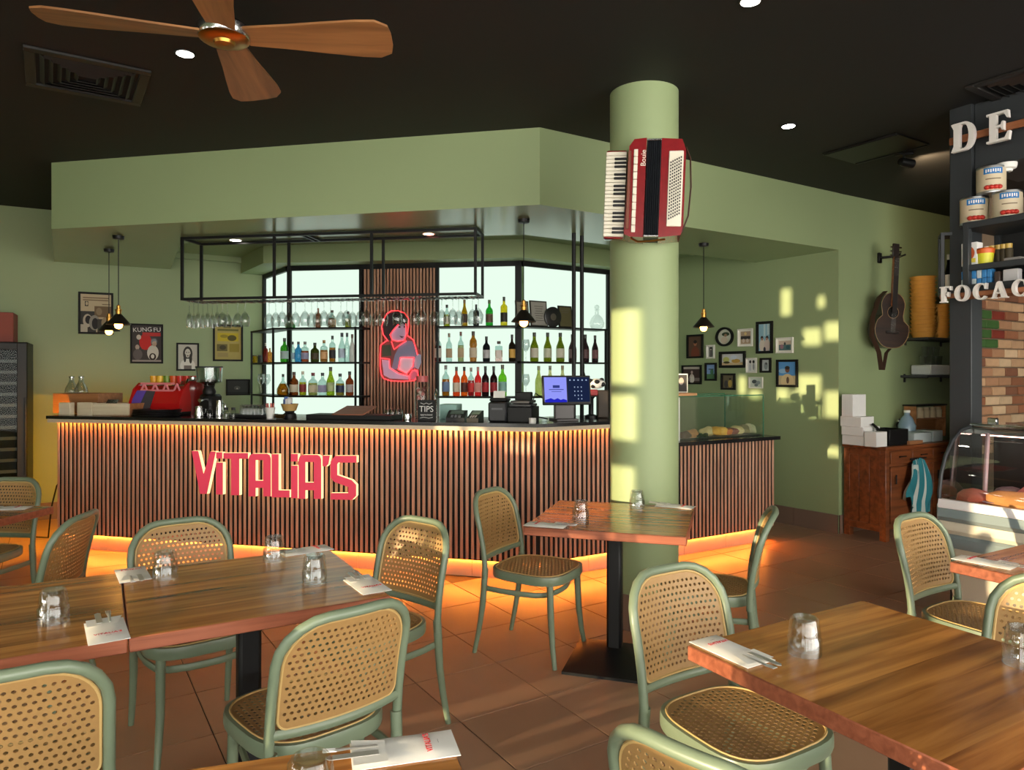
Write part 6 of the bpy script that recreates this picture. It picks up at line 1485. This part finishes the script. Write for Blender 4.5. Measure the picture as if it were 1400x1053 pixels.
MB().lathe([(1e-6,-.06),(.026,-.055),(.032,-.02),(.034,.06),(.030,.06),(.028,.03),(1e-6,.03)],18,M=SM).build('head', BLACKM, t); MB().lathe([(1e-6,.035),(.027,.035)],18,M=SM).build('lens', emit('spot_lens',(255,190,120),20.0), t)
ld = bpy.data.lights.new('spot','SPOT'); ld.energy = 45; ld.color = (1,.72,.42); ld.spot_size = R(115); ld.spot_blend = .6; ld.shadow_soft_size = .03
lo_ = bpy.data.objects.new('spot_light', ld); COL.objects.link(lo_); lo_.location = (sp.x+.09,sp.y+.05,3.02); lo_.rotation_euler = Vector((.86,.30,-.06)).to_track_quat('-Z','Y').to_euler()

# ================================================================== wine fridge on the left
FA = LWA; fr = Vector((-4.43,6.52)); fd = Vector((math.cos(R(FA)),math.sin(R(FA)))); FWd = .62; fo_ = fr-fd*FWd
t = thing('wine_fridge','tall black wine fridge with glass door at the left edge','fridge',(*fo_,0),R(FA)); FHt = 1.755
MB().bbox((FWd/2,.28,FHt/2),(FWd,.52,FHt),.006).build('cabinet', BLACKM, t)
d = MB().bbox((.04,-.0,FHt/2),(.075,.04,FHt-.02),.004).bbox((FWd-.04,0,FHt/2),(.075,.04,FHt-.02),.004).bbox((FWd/2,0,FHt-.04),(FWd-.15,.04,.06),.004).bbox((FWd/2,0,.06),(FWd-.15,.04,.10),.004).build('door', BLACKM, t)
MB().box((FWd/2,-.012,FHt/2),(FWd-.14,.004,FHt-.12)).build('door_glass', glass('fridge_glass',(200,206,208),.014), t, False)
MB().bbox((FWd/2,.015,FHt/2),(FWd-.15,.006,FHt-.16),.002).build('interior', pm('fridge_interior',(34,36,38),.6), t)
for k in range(15): MB().bbox((FWd/2,.006,.18+k*.1),(FWd-.16,.012,.028),.002).build('shelf_front', pm('fridge_shelf',(150,152,150),.5), t)
MB().bbox((FWd-.012,-.03,.9),(.016,.03,.7),.004).build('handle', BLACKM, t); MB().box((FWd/2-.02,-.0225,FHt-.035),(.07,.001,.016)).build('badge', colmat((200,200,200)), t, False)
q = fo_+fd*.25+perp(fd)*.22
tag(MB().bbox((0,0,.135),(.52,.34,.27),.004).build('carton', pm('red_brown_carton',(126,62,52),.7,var=.08), None, True, (q.x,q.y,FHt+.0005), R(FA)),'red brown carton lying on the wine fridge','box')
e_ = CA+n1*.25-d1*.06; t = thing('power_lead','black power plug with a drooping lead at the bar end','plug',(e_.x,e_.y,0))
zz = H-(650-Y0)*e_.y/F
MB().bbox((0,0,zz),(.05,.06,.07),.01).build('plug', BLACKM, t); MB().tube([(-.02,0,zz),(-.12,.02,zz-.02),(-.2,.05,zz-.10),(-.28,.1,zz-.3),(-.32,.12,.012),(-.5,.15,.012)],.007,6).build('lead', BLACKM, t)
